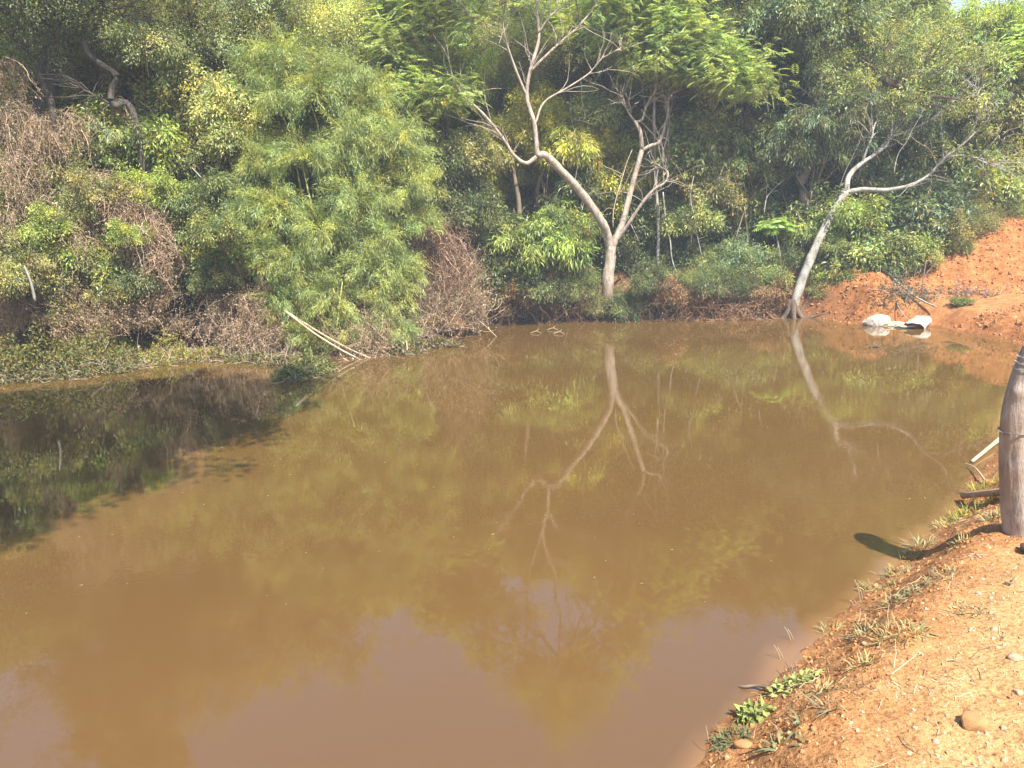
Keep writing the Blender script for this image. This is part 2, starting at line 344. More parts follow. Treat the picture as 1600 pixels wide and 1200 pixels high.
# ------------------------------------------------------------------ foliage builders
SP = {  # leaf length, width, clusters per lobe r^2, leaves per cluster, cluster spread, droop
    'broad':  dict(L=.085, W=.033, nc=46, nl=95, cs=.15, droop=.5),
    'small':  dict(L=.048, W=.022, nc=52, nl=150, cs=.17, droop=.15),
    'large':  dict(L=.12, W=.05, nc=38, nl=62, cs=.17, droop=.45),
    'mango':  dict(L=.135, W=.030, nc=40, nl=80, cs=.13, droop=.85),
    'fern':   dict(L=.22, W=.02, nc=32, nl=17, cs=.15, droop=.35),
    'grass':  dict(L=.15, W=.014, nc=60, nl=95, cs=.16, droop=.35),
}
def crown_mb(seed, lobes, sp, origin=(0, 0, 0), dens=1.0, scale=1.0, twigs=True, under=-.35, bare=0.0):
    g = np.random.default_rng(seed); s = SP[sp]; mb = MB(); o = np.array(origin, float)
    for lo in lobes:
        c = np.array(lo[:3], float); r = lo[3]; fl = lo[4] if len(lo) > 4 else .8
        n = max(4, int(s['nc']*dens*r*r*2.2))
        D = norm(g.normal(0, 1, (n*3, 3))); D = D[D[:, 2] > under][:n]; n = len(D)
        rad = r*g.random((n, 1))**.30*(1+.24*g.normal(0, 1, (n, 1)).clip(-1, 1.8)); shoot = g.random((n, 1)) < .22; rad = np.where(shoot, rad*g.uniform(1.15, 1.75, (n, 1)), rad)
        CC = c + D*rad*np.array([1, 1, fl]) + np.where(shoot, np.array([[0, 0, .18*r]]), 0) + g.normal(0, .05, (n, 3))
        ct = 1+.34*g.normal(0, 1, (n, 1)).clip(-1.6, 1.8)       # cluster tint
        hue = g.normal(0, .12, (n, 1))
        if twigs:
            st = c + (CC-c)*.15
            P = np.stack([st*(1-t)+CC*t for t in np.linspace(0, 1, 4)], 1); P[:, 1:3] += g.normal(0, .06*r, (n, 2, 3))
            V, Qd = tubes(P, np.linspace(.010, .004, 4)[None]*np.ones((n, 1))*(.7+r*.5), 3); mb.add(V, Qd, 1)
            k = 6; t = np.linspace(0, 1, k)[:, None]
            P = (o*(1-t)+c*t)[None]; P[:, 1:-1] += g.normal(0, .12*r, (1, k-2, 3)); V, Qd = tubes(P, (np.linspace(.035, .014, k)[None])*(.6+r*.5), 5); mb.add(V, Qd, 1, smooth=True)
        nl = s['nl']
        if sp == 'fern':
            m = n*nl; O = np.repeat(CC, nl, 0)+g.normal(0, s['cs'], (m, 3)); od = np.repeat(D, nl, 0)
            fd = norm(od*.5+g.normal(0, .6, (m, 3))*np.array([1, 1, .35])+np.array([0, 0, -.15]))
            kp = 8; tt = np.linspace(.12, 1, kp)
            Lf = s['L']*scale*(.7+.6*g.random(m))
            pos = O[:, None]+fd[:, None]*(Lf[:, None]*tt)[..., None]; pos[..., 2] -= (Lf[:, None]*tt**2)*.35
            sd_ = norm(np.cross(fd, np.array([0, 0, 1.]))+g.normal(0, .15, (m, 3)))
            for sg in (-1, 1):
                dd = norm(sd_[:, None]*sg+fd[:, None]*.55+np.array([0, 0, -.12])); dd = np.broadcast_to(dd, pos.shape).reshape(-1, 3)
                ll = (Lf[:, None]*.36*np.sin(np.pi*(.15+.8*tt))).reshape(-1)
                V, Qd = leafquads(pos.reshape(-1, 3), dd, ll, ll*.30, g, .1, upmix=1.6)
                tint = np.repeat(np.repeat(ct, nl, 0), kp, 0)*(1+.12*g.normal(0, 1, (m*kp, 1))); h = np.repeat(np.repeat(hue, nl, 0), kp, 0)
                cc = np.clip(tint*np.concatenate([1+h, 1+h*.25, 1-h*.5], 1), .2, 2.2); mb.add(V, Qd, 0, np.repeat(cc, 4, 0))
            continue
        m = n*nl; ci = np.repeat(np.arange(n), nl)
        # leaves sit along little shoots that leave the cluster centre
        sh = norm(D[ci]*.8+g.normal(0, .8, (m, 3))); tpos = g.random((m, 1))**.7
        O = CC[ci]+sh*tpos*s['cs']*1.9*scale+g.normal(0, .02, (m, 3)); O[:, 2] -= tpos[:, 0]**2*s['droop']*.12
        dl = norm(sh*.7+g.normal(0, .45, (m, 3))+np.array([0, 0, -s['droop']]))
        Ls = s['L']*scale*(.65+.6*g.random(m))
        V, Qd = leafquads(O, dl, Ls, s['W']/s['L']*Ls*(.8+.4*g.random(m)), g, .22, upmix=1.0)
        tint = ct[ci]*(1+.34*g.normal(0, 1, (m, 1))); h = hue[ci]+g.normal(0, .07, (m, 1))
        cc = tint*np.concatenate([1+h, 1+h*.25, 1-h*.5], 1)
        old = g.random(m) < .025; cc[old] = cc[old]*np.array([2.2, 1.2, .6])
        mb.add(V, Qd, 0, np.repeat(np.clip(cc, .15, 2.4), 4, 0))
    return mb
def lobeset(seed, R, n=7, h=1.0):
    g = np.random.default_rng(seed); out = [(0, 0, 0, R*.55, .9)]
    for k in range(n):
        a = k*2.4+g.random(); el = g.uniform(-.45, .9); q = R*g.uniform(.42, .86)
        out.append((q*math.cos(a)*math.cos(el), q*math.sin(a)*math.cos(el), q*math.sin(el)*h, R*g.uniform(.22, .44), g.uniform(.55, 1.05)))
    return out
PROTO = {}
def proto(sp, var, R=1.5):
    k = (sp, var, R)
    if k not in PROTO:
        PROTO[k] = crown_mb(1000+hash_(sp)*17+var, lobeset(hash_(sp)+var*31, R, 7 if R < 1.2 else 10), sp, origin=(0, 0, -R*.7), scale=1.0, dens=1.5 if R < 1.2 else 1.0).build('foliage_'+sp, [M_LEAF, M_TWIG])
    return PROTO[k]
def hash_(s): return sum(ord(c)*(i+3) for i, c in enumerate(s)) % 997
def setcol(o, c): o.color = (*c, 1)

# foliage colours (linear albedo); class choice also paints in sun and shade
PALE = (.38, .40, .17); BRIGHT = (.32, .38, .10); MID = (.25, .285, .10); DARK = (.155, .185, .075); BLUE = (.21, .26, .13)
YEL = (.44, .42, .09); OLIVE = (.30, .29, .12); FERN = (.38, .45, .18); BAMB = (.30, .35, .125); RUST = (.28, .18, .09)

def plant(kind, x, y, z, r, sp, col, label, group, trunk=True, tilt=0, rz=None, zs=1.0, var=None, cat=None, lean=None):
    """tree or shrub: crown centre (x,y,z), crown radius r"""
    g0 = gz(x, y)
    bx = x + (lean[0] if lean else random.uniform(-.25, .25)*min(2, z-g0)); by = y + (lean[1] if lean else random.uniform(.0, .35)*min(2, max(0, z-g0)))
    while sdist(np.array([bx]), np.array([by]))[0] < .2: by += .15
    b = gz(bx, by)
    t = empty(kind, (bx, by, b), label=label, cat=cat or ('tree' if 'tree' in kind else 'shrub'), group=group)
    v = random.randrange(3) if var is None else var
    R0 = .8 if r < 1.15 else 1.6
    c = link('crown' if 'tree' in kind else 'foliage', proto(sp, v, R0), t, (x-bx, y-by, z-b)); s = r/R0
    c.scale = (s, s, s*zs); c.rotation_euler = (tilt, 0, random.uniform(0, 6.28) if rz is None else rz)
    jit = random.uniform(.85, 1.18); setcol(c, tuple(v_*jit for v_ in col))
    if trunk:
        mb = MB(); top = np.array([x-bx, y-by, z-b-r*.5*zs]); hh = max(top[2], .3); top[2] = hh
        n = 5; P = np.array([[0, 0, -.25]]+[list(top*(q/n)+np.array([random.uniform(-.07, .07)*hh, random.uniform(-.07, .07)*hh, 0])*(q < n)) for q in range(1, n+1)])
        rr = .025+.022*hh*min(1, r)
        limb(mb, P, rr*1.25, rr*.55, 7, 3)
        link('trunk' if 'tree' in kind else 'stem', mb.build('trunk', [random.choice([M_TWIG, M_TWIG, M_BARKG, M_DBARK] if z-g0 > 1.6 else [M_TWIG, M_DBARK])]), t)
    return t
def pxplant(kind, px, py, Yd, rpx, sp, col, label, group=None, **k):
    p = atY(px, py, Yd); return plant(kind, p[0], p[1], p[2], rpx*np.linalg.norm(p-[0, 0, H])/F, sp, col, label, group, **k)

# ------------------------------------------------------------------ the trees one can tell apart
def px3(L):                                   # [(px, py, distance)] -> world points, distances taken from the reflections
    return np.array([atY(a, b, c) for a, b, c in L])
def hero(name, base, label, limbs, bark, cat='tree', group=None, sides=9, k=5, trunk_n=1, part='limb', stain=0, roots=0):
    t = empty(name, base, label=label, cat=cat, group=group); base = np.array(base, float)
    tr = MB(); 
    for (P, a, b) in limbs[:trunk_n]: limb(tr, P-base, a*.86, b*.86, sides, k, rough=.13)
    if stain:
        for q in range(len(tr.V)):
            z_ = tr.V[q][:, 2]+.25*fbm(tr.V[q][:, 0]*3, tr.V[q][:, 2], 3, 2, 6); k_ = sstep(stain*.55, stain, z_)[:, None]; tr.C[q] = np.array([[.42, .30, .22]])*(1-k_)+k_
    link('trunk', tr.build('trunk', [bark]), t)
    if roots:
        gr = np.random.default_rng(5)
        for q in range(roots):
            an = 3.5+q*2.2/roots*2; L_ = gr.uniform(.4, .9); mb = MB(); P = [np.array([0, 0, .38])]
            for st in (.3, .65, 1.0): pp = np.array([math.cos(an)*L_*st, math.sin(an)*L_*st, 0]); pp[2] = max(gz(base[0]+pp[0], base[1]+pp[1]), -.05)-base[2]+.03*(1-st); P.append(pp)
            limb(mb, np.array(P), .07, .02, 6, 4, rough=.2, col=(.40, .29, .22)); link('root', mb.build('root', [bark]), t)
    for (P, a, b) in limbs[trunk_n:]:
        mb = MB(); S = limb(mb, P-base, a*.84, b*.84, max(5, sides-2), k, rough=.11)
        if b < .02:
            g = np.random.default_rng(int(abs(S[0, 0]*1000)) % 9999)
            n = 20; idx = g.integers(len(S)//3, len(S), n); D = norm(np.gradient(S, axis=0))[idx]
            W = walk(S[idx], D+g.normal(0, .6, (n, 3))+[0, 0, .2], g.uniform(.3, 1.3, n), 6, g, .2); V, Q = tubes(W, np.linspace(.009, .004, 6)[None]*np.ones((n, 1)), 4); mb.add(V, Q, 0, (1, 1, 1), True)
        link(part, mb.build('limb', [bark]), t)
    return t
# --- forked pale tree at the far shore
A = 17.3
base = np.array([*atY(950, 470, A)[:2], 0]); base[2] = gz(base[0], base[1])-.1
fork = (955, 385, A); J = (840, 244, 16.6)
treeA = hero('forked_tree', base, 'pale tree forking low into two bare crooked limbs at the middle of the far shore', [
    (np.vstack([base[None]-[0, 0, .2], px3([(950, 440, A), (953, 412, A), fork])]), .165, .135),
    (px3([(953, 404, A), (951, 380, 17.28), (942, 350, 17.1), (905, 297, 16.9), (872, 262, 16.7), (853, 243, 16.6), J]), .125, .085),
    (px3([J, (838, 222, 16.6), (834, 190, 16.6), (823, 150, 16.7), (829, 108, 16.7), (842, 60, 16.8), (839, 10, 16.9), (846, -40, 17.0), (838, -110, 17.1), (850, -190, 17.2)]), .066, .018),
    (px3([(824, 152, 16.7), (808, 115, 16.6), (793, 72, 16.5), (786, 35, 16.4), (790, -5, 16.3), (778, -70, 16.2)]), .036, .014),
    (px3([(836, 195, 16.6), (850, 160, 16.7), (885, 138, 16.8), (920, 115, 16.9), (940, 92, 17), (970, 75, 17.1)]), .028, .010),
    (px3([(828, 112, 16.7), (852, 88, 16.7), (880, 62, 16.8), (905, 40, 16.9), (935, 0, 17), (960, -60, 17.1)]), .034, .014),
    (px3([(841, 52, 16.8), (860, 25, 16.8), (890, 0, 16.9), (915, -50, 17)]), .024, .012),
    (px3([J, (822, 255, 16.55), (803, 243, 16.5), (785, 215, 16.4), (755, 178, 16.3), (722, 147, 16.2), (706, 115, 16.1), (698, 70, 16.0)]), .056, .012),
    (px3([(787, 60, 16.5), (765, 50, 16.4), (735, 22, 16.3), (700, -20, 16.2)]), .020, .010),
    (px3([(952, 404, A), (959, 378, 17.33), (972, 350, 17.4), (985, 300, 17.5), (1003, 234, 17.6)]), .11, .062),
    (px3([(1003, 234, 17.6), (1000, 205, 17.6), (992, 190, 17.7)]), .060, .045),
    (px3([(992, 190, 17.7), (980, 172, 17.6), (972, 148, 17.5)]), .03, .010),
    (px3([(992, 190, 17.7), (1003, 187, 17.7), (1010, 165, 17.8), (1023, 142, 17.8), (1031, 115, 17.9), (1036, 80, 17.9)]), .036, .014),
    (px3([(1002, 236, 17.6), (1015, 228, 17.6), (1030, 222, 17.7), (1038, 200, 17.7), (1044, 175, 17.8), (1046, 150, 17.8), (1068, 138, 17.9)]), .05, .018),
    (px3([(962, 378, 17.35), (985, 345, 17.2), (1005, 315, 17.1), (1022, 296, 17.1), (1040, 284, 17.1), (1043, 268, 17.2), (1028, 260, 17.3)]), .052, .014),
], M_BARK, stain=1.25, roots=6)
def addcrown(t, lobes_px, sp, col, seed, name='crown', dens=1.0, scale=1.0, **k):
    b = np.array(t.location)
    L = []
    for (a, c, Yd, r, *fl) in lobes_px: L.append((*(atY(a, c, Yd)-b), r, *(fl or [.7])))
    o = link(name, crown_mb(seed, L, sp, origin=L[0][:3], dens=dens, scale=scale, **k).build(name, [M_LEAF, M_TWIG]), t); setcol(o, col); return o
addcrown(treeA, [(850, -150, 17, 1.1), (760, -95, 16.2, .85), (930, -110, 17, .95), (700, -40, 16.2, .7), (990, -60, 17.3, .9), (860, -250, 17.2, .8, .6), (800, -215, 17, .7),
                 (940, -10, 17, .5, .5), (735, 40, 16.2, .35, .6), (905, 30, 17, .35), (780, 10, 16.3, .45)], 'fern', FERN, 11, dens=.55)
# --- slim pale stem with the feathery umbrella crown
sb = np.array([*atY(1028, 470, 18.0)[:2], 0]); sb[2] = gz(sb[0], sb[1])
stemC = hero('feathery_tree', sb, 'slender straight pale stem carrying a flat feathery light green crown right of the forked tree', [
    (np.vstack([sb[None], px3([(1027, 430, 18), (1029, 350, 18), (1025, 290, 18), (1022, 200, 18), (1024, 140, 18), (1034, 105, 18)])]), .052, .03),
    (px3([(1034, 105, 18), (1070, 75, 17.9), (1120, 95, 17.7), (1165, 120, 17.5)]), .028, .012),
    (px3([(1026, 130, 18), (1020, 90, 18), (1000, 45, 18), (985, 10, 18)]), .026, .012),
    (px3([(1046, 172, 17.9), (1043, 240, 17.9), (1028, 262, 17.9)]), .014, .012)], M_BARKG, sides=8)
addcrown(stemC, [(1030, 92, 17.7, .62, .45), (1090, 105, 17.6, .62, .42), (1140, 118, 17.4, .6, .42), (1175, 135, 17.3, .42, .5), (1065, 60, 17.8, .6, .5), (1010, 40, 17.9, .65, .5),
                 (980, 68, 17.8, .55, .5), (1110, 75, 17.8, .5, .5), (960, 20, 18, .5, .6), (1030, 0, 18, .7, .5)], 'fern', FERN, 12, dens=2.1, scale=1.1)
# --- light feathery foliage left of the forked tree
fe = np.array([*atY(640, 300, 17.6)[:2], 0]); fe[2] = gz(*fe[:2])
ft = hero('feathery_tree', fe, 'feathery light green tree rising behind the bamboo, left of the forked tree', [
    (np.vstack([fe[None], px3([(650, 300, 17.6), (640, 220, 17.3), (655, 150, 17.0)])]), .06, .035), (px3([(655, 150, 17), (640, 90, 17.2), (660, 30, 17.4)]), .03, .014)], M_BARKG, sides=7)
addcrown(ft, [(625, 140, 16.8, .45, .55), (670, 150, 16.6, .55, .45), (700, 152, 16.6, .38, .5), (655, 45, 17.2, .7, .7), (615, 85, 17, .55, .6), (690, 20, 17.2, .6, .6), (630, 0, 17.4, .6, .7), (610, 170, 16.8, .3)], 'fern', FERN, 13, dens=1.9, scale=1.1)
# --- leaning tree on the right of the far shore
bb = np.array([*at(1237, 496)[:2], 0]); Bb = bb+[0, 0, -.3]; bd = bb[1]
B_ = 17.0
treeB = hero('leaning_tree', bb, 'grey speckled tree leaning right over the red bank, with one long limb reaching right', [
    (np.vstack([Bb[None], px3([(1237, 493, bd), (1252, 440, bd+.1), (1278, 378, bd+.3), (1303, 330, bd+.5), (1322, 299, bd+.7)])]), .125, .085),
    (px3([(1322, 299, bd+.7), (1327, 275, bd+.8), (1345, 256, bd+.9), (1372, 238, bd+1.0), (1388, 222, bd+1.1), (1394, 190, bd+1.2), (1392, 150, bd+1.3)]), .078, .014),
    (px3([(1347, 254, bd+.9), (1355, 232, bd+.9), (1364, 205, bd+1), (1352, 182, bd+1), (1328, 165, bd+1)]), .034, .010),
    (px3([(1362, 205, bd+1), (1372, 180, bd+1.2), (1368, 150, bd+1.2), (1380, 110, bd+1.2)]), .022, .008),
    (px3([(1360, 210, bd+1), (1340, 190, bd+.9), (1305, 180, bd+.8), (1275, 170, bd+.7)]), .018, .007),
    (px3([(1390, 215, bd+1.1), (1430, 200, bd+1.1), (1465, 180, bd+1.1), (1500, 150, bd+1.1)]), .024, .008),
    (px3([(1322, 300, bd+.7), (1350, 296, bd+.6), (1385, 297, bd+.5), (1420, 290, bd+.4), (1450, 275, bd+.3), (1478, 245, bd+.2), (1505, 225, bd+.1), (1540, 190, bd), (1560, 160, bd)]), .068, .012),
    (px3([(1478, 245, bd+.2), (1510, 243, bd), (1535, 252, bd-.1), (1560, 262, bd-.2)]), .02, .008),
    (px3([(1508, 222, bd+.1), (1530, 180, bd), (1528, 140, bd)]), .022, .008),
], M_BARKG, stain=.12, roots=4)
addcrown(treeB, [(1390, 130, bd+1.2, .75), (1330, 150, bd+.9, .6), (1440, 160, bd+1.1, .6), (1290, 115, bd+.8, .6), (1380, 75, bd+1.2, .8), (1450, 95, bd+1, .75), (1540, 160, bd, .65), (1505, 110, bd+.3, .7), (1560, 215, bd, .5), (1310, 70, bd+1, .6)], 'broad', (.30, .34, .13), 14, dens=.42, scale=.85)
# --- dark crooked trees at the upper left
def px_tree(name, label, limbs, bark, lobes, sp, col, seed, dens, scale=1., group=None, Y0=16):
    p0 = limbs[0][0][0]; b = np.array([*atY(*p0)[:2], 0]); b[2] = gz(b[0], b[1])-.1
    L = []
    for q, (pts, r1, r2) in enumerate(limbs):
        P = px3(pts)
        if q == 0: P = np.vstack([b[None], P])
        L.append((P, r1, r2))
    t = hero(name, b, label, L, bark, group=group, sides=7)
    addcrown(t, lobes, sp, col, seed, dens=dens, scale=scale); return t
px_tree('crooked_tree', 'dark zigzag trunk under a fine leaved grey green crown, upper left above the drooping vines', [
    ([(215, 200, 15.6), (178, 165, 15.4), (175, 140, 15.4), (182, 118, 15.4), (150, 95, 15.4), (133, 75, 15.4), (128, 45, 15.5)], .085, .055),
    ([(128, 45, 15.5), (140, 20, 15.5), (165, 0, 15.5), (185, -40, 15.5)], .05, .02), ([(130, 60, 15.5), (105, 30, 15.4), (90, -10, 15.4)], .04, .02),
    ([(140, 12, 15.5), (175, 18, 15.4), (210, 38, 15.3), (235, 52, 15.3)], .022, .01), ([(178, 165, 15.4), (150, 150, 15.3), (120, 135, 15.2), (85, 122, 15.2)], .026, .01)],
    M_DBARK, [(150, -30, 15.5, 1.0), (90, -60, 15.4, .9), (220, -50, 15.5, .9), (110, 35, 15.6, .55), (170, 60, 15.9, .6), (200, 15, 15.6, .6), (60, 10, 15.4, .6), (240, 80, 15.6, .5), (150, -110, 15.5, .8)], 'small', (.34, .37, .18), 21, .5, group='dark limbed trees at the upper left')
px_tree('crooked_tree', 'dark curved trunk at the far left between the dry vine column and the zigzag trunk', [
    ([(85, 190, 15.2), (72, 145, 15.1), (62, 110, 15.1), (70, 85, 15.1), (85, 60, 15.2)], .08, .045), ([(62, 112, 15.1), (45, 85, 15), (20, 60, 15)], .03, .012), ([(85, 60, 15.2), (100, 20, 15.2), (110, -30, 15.2)], .04, .015)],
    M_DBARK, [(40, 20, 14.9, .9), (0, -30, 14.8, 1.0), (-60, 0, 14.8, 1.0), (100, -40, 15.2, .7), (20, -80, 14.8, .8), (40, 75, 15.0, .5), (-20, -120, 14.8, .9)], 'small', (.19, .23, .11), 22, .7, group='dark limbed trees at the upper left')
px_tree('crooked_tree', 'dark trunk with upright arms and pale lichen above the drooping pale shrub', [
    ([(265, 150, 17), (292, 112, 17), (300, 98, 17), (285, 85, 17), (277, 65, 17)], .09, .04), ([(298, 102, 17), (312, 60, 17), (318, 40, 17), (305, 15, 17), (300, -30, 17)], .055, .02), ([(318, 42, 17), (335, 18, 17), (352, 0, 17), (365, -40, 17)], .045, .018),
    ([(315, 50, 17), (350, 48, 16.9), (395, 48, 16.8), (430, 38, 16.8)], .025, .01)],
    M_DBARK, [(300, 20, 16.9, .9), (360, 60, 16.8, .8), (380, -10, 16.9, .9), (250, 60, 16.9, .8), (300, -70, 17, 1.0), (420, 10, 17, .8), (210, 120, 16.6, .5), (440, -60, 17, .9), (350, 110, 16.7, .5)], 'small', (.38, .40, .21), 23, .5, group='dark limbed trees at the upper left')

# --- overhanging tree on the left bank, only the shade and the top in the mirror image are in the picture
tb = np.array([-8.2, .6, gz(-8.2, .6)])
t = hero('overhanging_tree', tb, 'tall leafy tree standing just outside the left edge and shading the water', [
    (np.array([tb-[0, 0, .3], tb+[.4, .3, 2], tb+[1.0, .8, 4.2]]), .26, .18), (np.array([tb+[1, .8, 4.2], tb+[2.4, 2.0, 6.2], tb+[3.6, 3.2, 7.2]]), .14, .05),
    (np.array([tb+[1, .8, 4.2], tb+[.8, 3.2, 6.2], tb+[1.0, 5.4, 7.2]]), .13, .04), (np.array([tb+[1, .8, 4.2], tb+[-1.2, 1.8, 6.0], tb+[-2, 2.8, 7.0]]), .12, .04)], M_DBARK, sides=8)
L = []
g = np.random.default_rng(5)
SHP = [(-1.3, 6.4), (-1.2, 5.2), (-1.9, 4.3), (-2.2, 7.2), (-2.2, 3.2), (-2.3, 1.8), (-2.6, 3.0), (-3.2, 5.4), (-3.6, 3.2), (-2.9, 7.0), (-4.6, 6.3), (-4.7, 4.2), (-4.6, 2.0), (-6.0, 5.2), (-6.2, 3.2), (-6.0, 1.4), (-7.4, 4.3), (-7.6, 2.2), (-9, 5.5), (-9, 3.5)]
for (a, b) in SHP: L.append((a-.45-tb[0], b-tb[1], 7.1-tb[2]+g.uniform(-.4, .4), g.uniform(.85, 1.1), .6))
c = link('crown', crown_mb(31, L, 'broad', origin=(1, .8, 4.2), dens=1.0, scale=1.3).build('crown', [M_LEAF, M_TWIG]), t); setcol(c, DARK)

# ------------------------------------------------------------------ bamboo
def bamboo():
    b = np.array([-3.3, 15.6, 0]); b[2] = gz(b[0], b[1])
    t = empty('bamboo_clump', b, label='big soft mound of light green bamboo bulging over the left shore', cat='bamboo')
    g = np.random.default_rng(3)
    plumes = [(430, 330, 14.7, .75), (560, 310, 14.9, .8), (640, 300, 15.1, .6), (455, 420, 14.5, .7), (585, 420, 14.6, .75), (500, 360, 14.6, .7), (520, 470, 14.3, .65), (600, 480, 14.3, .6), (440, 470, 14.4, .55),
        (480, 250, 15, .7), (560, 220, 15.2, .8), (620, 220, 15.3, .7), (650, 255, 15.4, .5), (500, 150, 15.5, .75), (430, 160, 15.5, .65), (440, 95, 15.7, .7), (550, 120, 15.6, .5), (400, 250, 15.1, .5), (420, 385, 14.5, .5),
        (540, 520, 14.1, .45), (620, 520, 14.2, .40), (600, 380, 14.7, .6), (660, 350, 15, .4), (590, 160, 15.6, .55), (620, 450, 14.5, .5), (400, 110, 15.8, .5), (640, 420, 14.6, .35), (475, 520, 14.2, .4), (385, 330, 14.8, .4)]
    mbs = [MB() for _ in range(1)]
    L = [(*(atY(a, c, Yd)-b), r*.82, .8) for a, c, Yd, r in plumes]
    # one foliage mesh: narrow hanging blades in arching sprays
    mb = MB()
    for lo in L:
        c = np.array(lo[:3]); r = lo[3]; n = int(95*r*r)+12
        D = norm(g.normal(0, 1, (n*2, 3))+np.array([0, -.25, .25])); D = D[D[:, 2] > -.5][:n]; n = len(D)
        st = c+D*r*.15; W = walk(st, D+np.array([0, 0, .3]), r*g.uniform(.8, 1.45, n), 7, g, .16, .20)
        V, Q = tubes(W, np.linspace(.007, .003, 7)[None]*np.ones((n, 1)), 3); mb.add(V, Q, 1, (1.0, 1.1, .5))
        m = 150; ti = g.uniform(.25, 1, (n, m))*(6-.001); i0 = ti.astype(int); f = (ti-i0)[..., None]; r_ = np.arange(n)[:, None]
        P = W[r_, i0]*(1-f)+W[r_, i0+1]*f; T = W[r_, i0+1]-W[r_, i0]
        P = (P+g.normal(0, .055, P.shape)).reshape(-1, 3); T = norm(T).reshape(-1, 3)
        dl = norm(T*.8+g.normal(0, .55, P.shape)+np.array([0, 0, -.35])); Ls = g.uniform(.05, .115, len(P))
        V, Q = leafquads(P, dl, Ls, Ls*.12, g, .1)
        tt = np.repeat(1+.22*g.normal(0, 1, (n, 1)), m, 1).reshape(-1, 1)*(1+.15*g.normal(0, 1, (n*m, 1)))
        hh = np.repeat(g.normal(.02, .13, (n, 1)), m, 1).reshape(-1, 1)
        mb.add(V, Q, 0, np.repeat(np.clip(tt*np.concatenate([1+hh, 1+.2*hh, 1-hh], 1), .2, 2), 4, 0))
    o = link('foliage', mb.build('bamboo_foliage', [M_LEAF, M_CULM]), t); setcol(o, BAMB)
    for i, lo in enumerate(L[:26]):
        c = np.array(lo[:3]); s0 = np.array([g.uniform(-1.0, 1.0), g.uniform(-.2, .6), -.1]); mid = s0*.6+c*.5+np.array([0, .3, .25*c[2]+.2])
        mb = MB(); limb(mb, np.array([s0, mid, c, c+norm((c-mid)[None])[0]*lo[3]*.6]), .022, .008, 6, 4, rough=.02); link('culm', mb.build('culm', [M_CULM]), t)
    for (a, c, yy, a2, c2) in [(540, 500, 13.9, 520, 450), (525, 520, 13.8, 535, 440)]:
        mb = MB(); limb(mb, px3([(a, c, yy), (a2, c2, yy+.1)])-b, .012, .008, 5, 4, rough=.02); link('culm', mb.build('culm', [M_CULM]), t)
bamboo()

# ------------------------------------------------------------------ dry tangles
def tangle(name, label, blobs, n, col, mat, seed, L=(.4, 1.1), rad=.0042, droop=.25, bend=.35, up=.0, group=None, leafcol=None, cat='dry vines', kfix=9, fib=None):
    """blobs: (px, py, distance, radius m)"""
    g = np.random.default_rng(seed); a0 = blobs[0][0] < 330; B = np.array([[*atY(a, b, c+(.9 if a < 330 else 0)), r*(.8 if a < 330 else .78)] for a, b, c, r in blobs]); n = int(n*(.42 if a0 else .42))
    ctr = B[:, :3].mean(0); base = np.array([ctr[0], ctr[1], max(gz(ctr[0], ctr[1]), 0)])
    t = empty(name, base, label=label, cat=cat, group=group)
    wgt = B[:, 3]**2; wgt = wgt/wgt.sum(); pick = g.choice(len(B), n, p=wgt)
    D = norm(g.normal(0, 1, (n, 3))+np.array([0, -.2, .1])); P0 = B[pick, :3]+D*(B[pick, 3]*g.random(n)**.3)[:, None]
    T = norm(np.cross(D, g.normal(0, 1, (n, 3)))+np.array([0, 0, up]))
    W = walk(P0, T, g.uniform(*L, n), kfix, g, bend, droop)
    W[..., 2] = np.maximum(W[..., 2], .02 if sdist(base[:1], base[1:2])[0] < 1 else -5)
    mb = MB(); V, Q = tubes(W-base, (rad*(.5+1.5*g.random((n, 1))**6))*np.linspace(1, .5, kfix)[None], 3)
    cc = (1+.25*g.normal(0, 1, (n, 1)))*np.array(col)*np.concatenate([1+g.normal(0, .05, (n, 1)), np.ones((n, 1)), 1+g.normal(0, .08, (n, 1))], 1)
    mb.add(V, Q, 0, np.repeat(np.clip(cc, .1, 2), kfix*3, 0))
    link('stems', mb.build('stems', [mat]), t)
    # shrivelled leaves caught in the tangle
    m = n*16; k = g.integers(0, n, m); P = W[k, g.integers(1, kfix, m)]-base+g.normal(0, .04, (m, 3))
    V, Q = leafquads(P, g.normal(0, 1, (m, 3))+[0, 0, -.5], g.uniform(.03, .075, m), g.uniform(.012, .03, m), g, .4)
    mb = MB(); mb.add(V, Q, 0, np.repeat(np.clip(1+.3*g.normal(0, 1, (m, 1)), .3, 2)*np.ones((1, 3)), 4, 0))
    o = link('leaves', mb.build('dry_leaves', [M_LEAF]), t); setcol(o, leafcol or (.36, .27, .19)); return t
GV = 'dry vine tangles draped over the left shrubs'
PK = (1.0, .92, .86)
tangle('vine_tangle', 'tall column of dry pinkish vines at the left edge of the view', [(15, 110, 14, .35), (20, 180, 13.9, .45), (30, 260, 13.8, .5), (25, 340, 13.7, .5), (60, 200, 14, .35), (10, 430, 13.6, .5), (60, 310, 13.9, .35)], 1500, PK, M_DRY, 1, droop=.55, group=GV)
tangle('vine_tangle', 'pale dry vine drape hanging from a branch below the dark zigzag trunk', [(75, 195, 14.4, .32), (105, 180, 14.4, .25), (130, 185, 14.4, .16), (90, 225, 14.3, .22), (190, 165, 14.9, .18)], 420, (1.25, 1.15, 1.05), M_DRY, 2, droop=.5, group=GV)
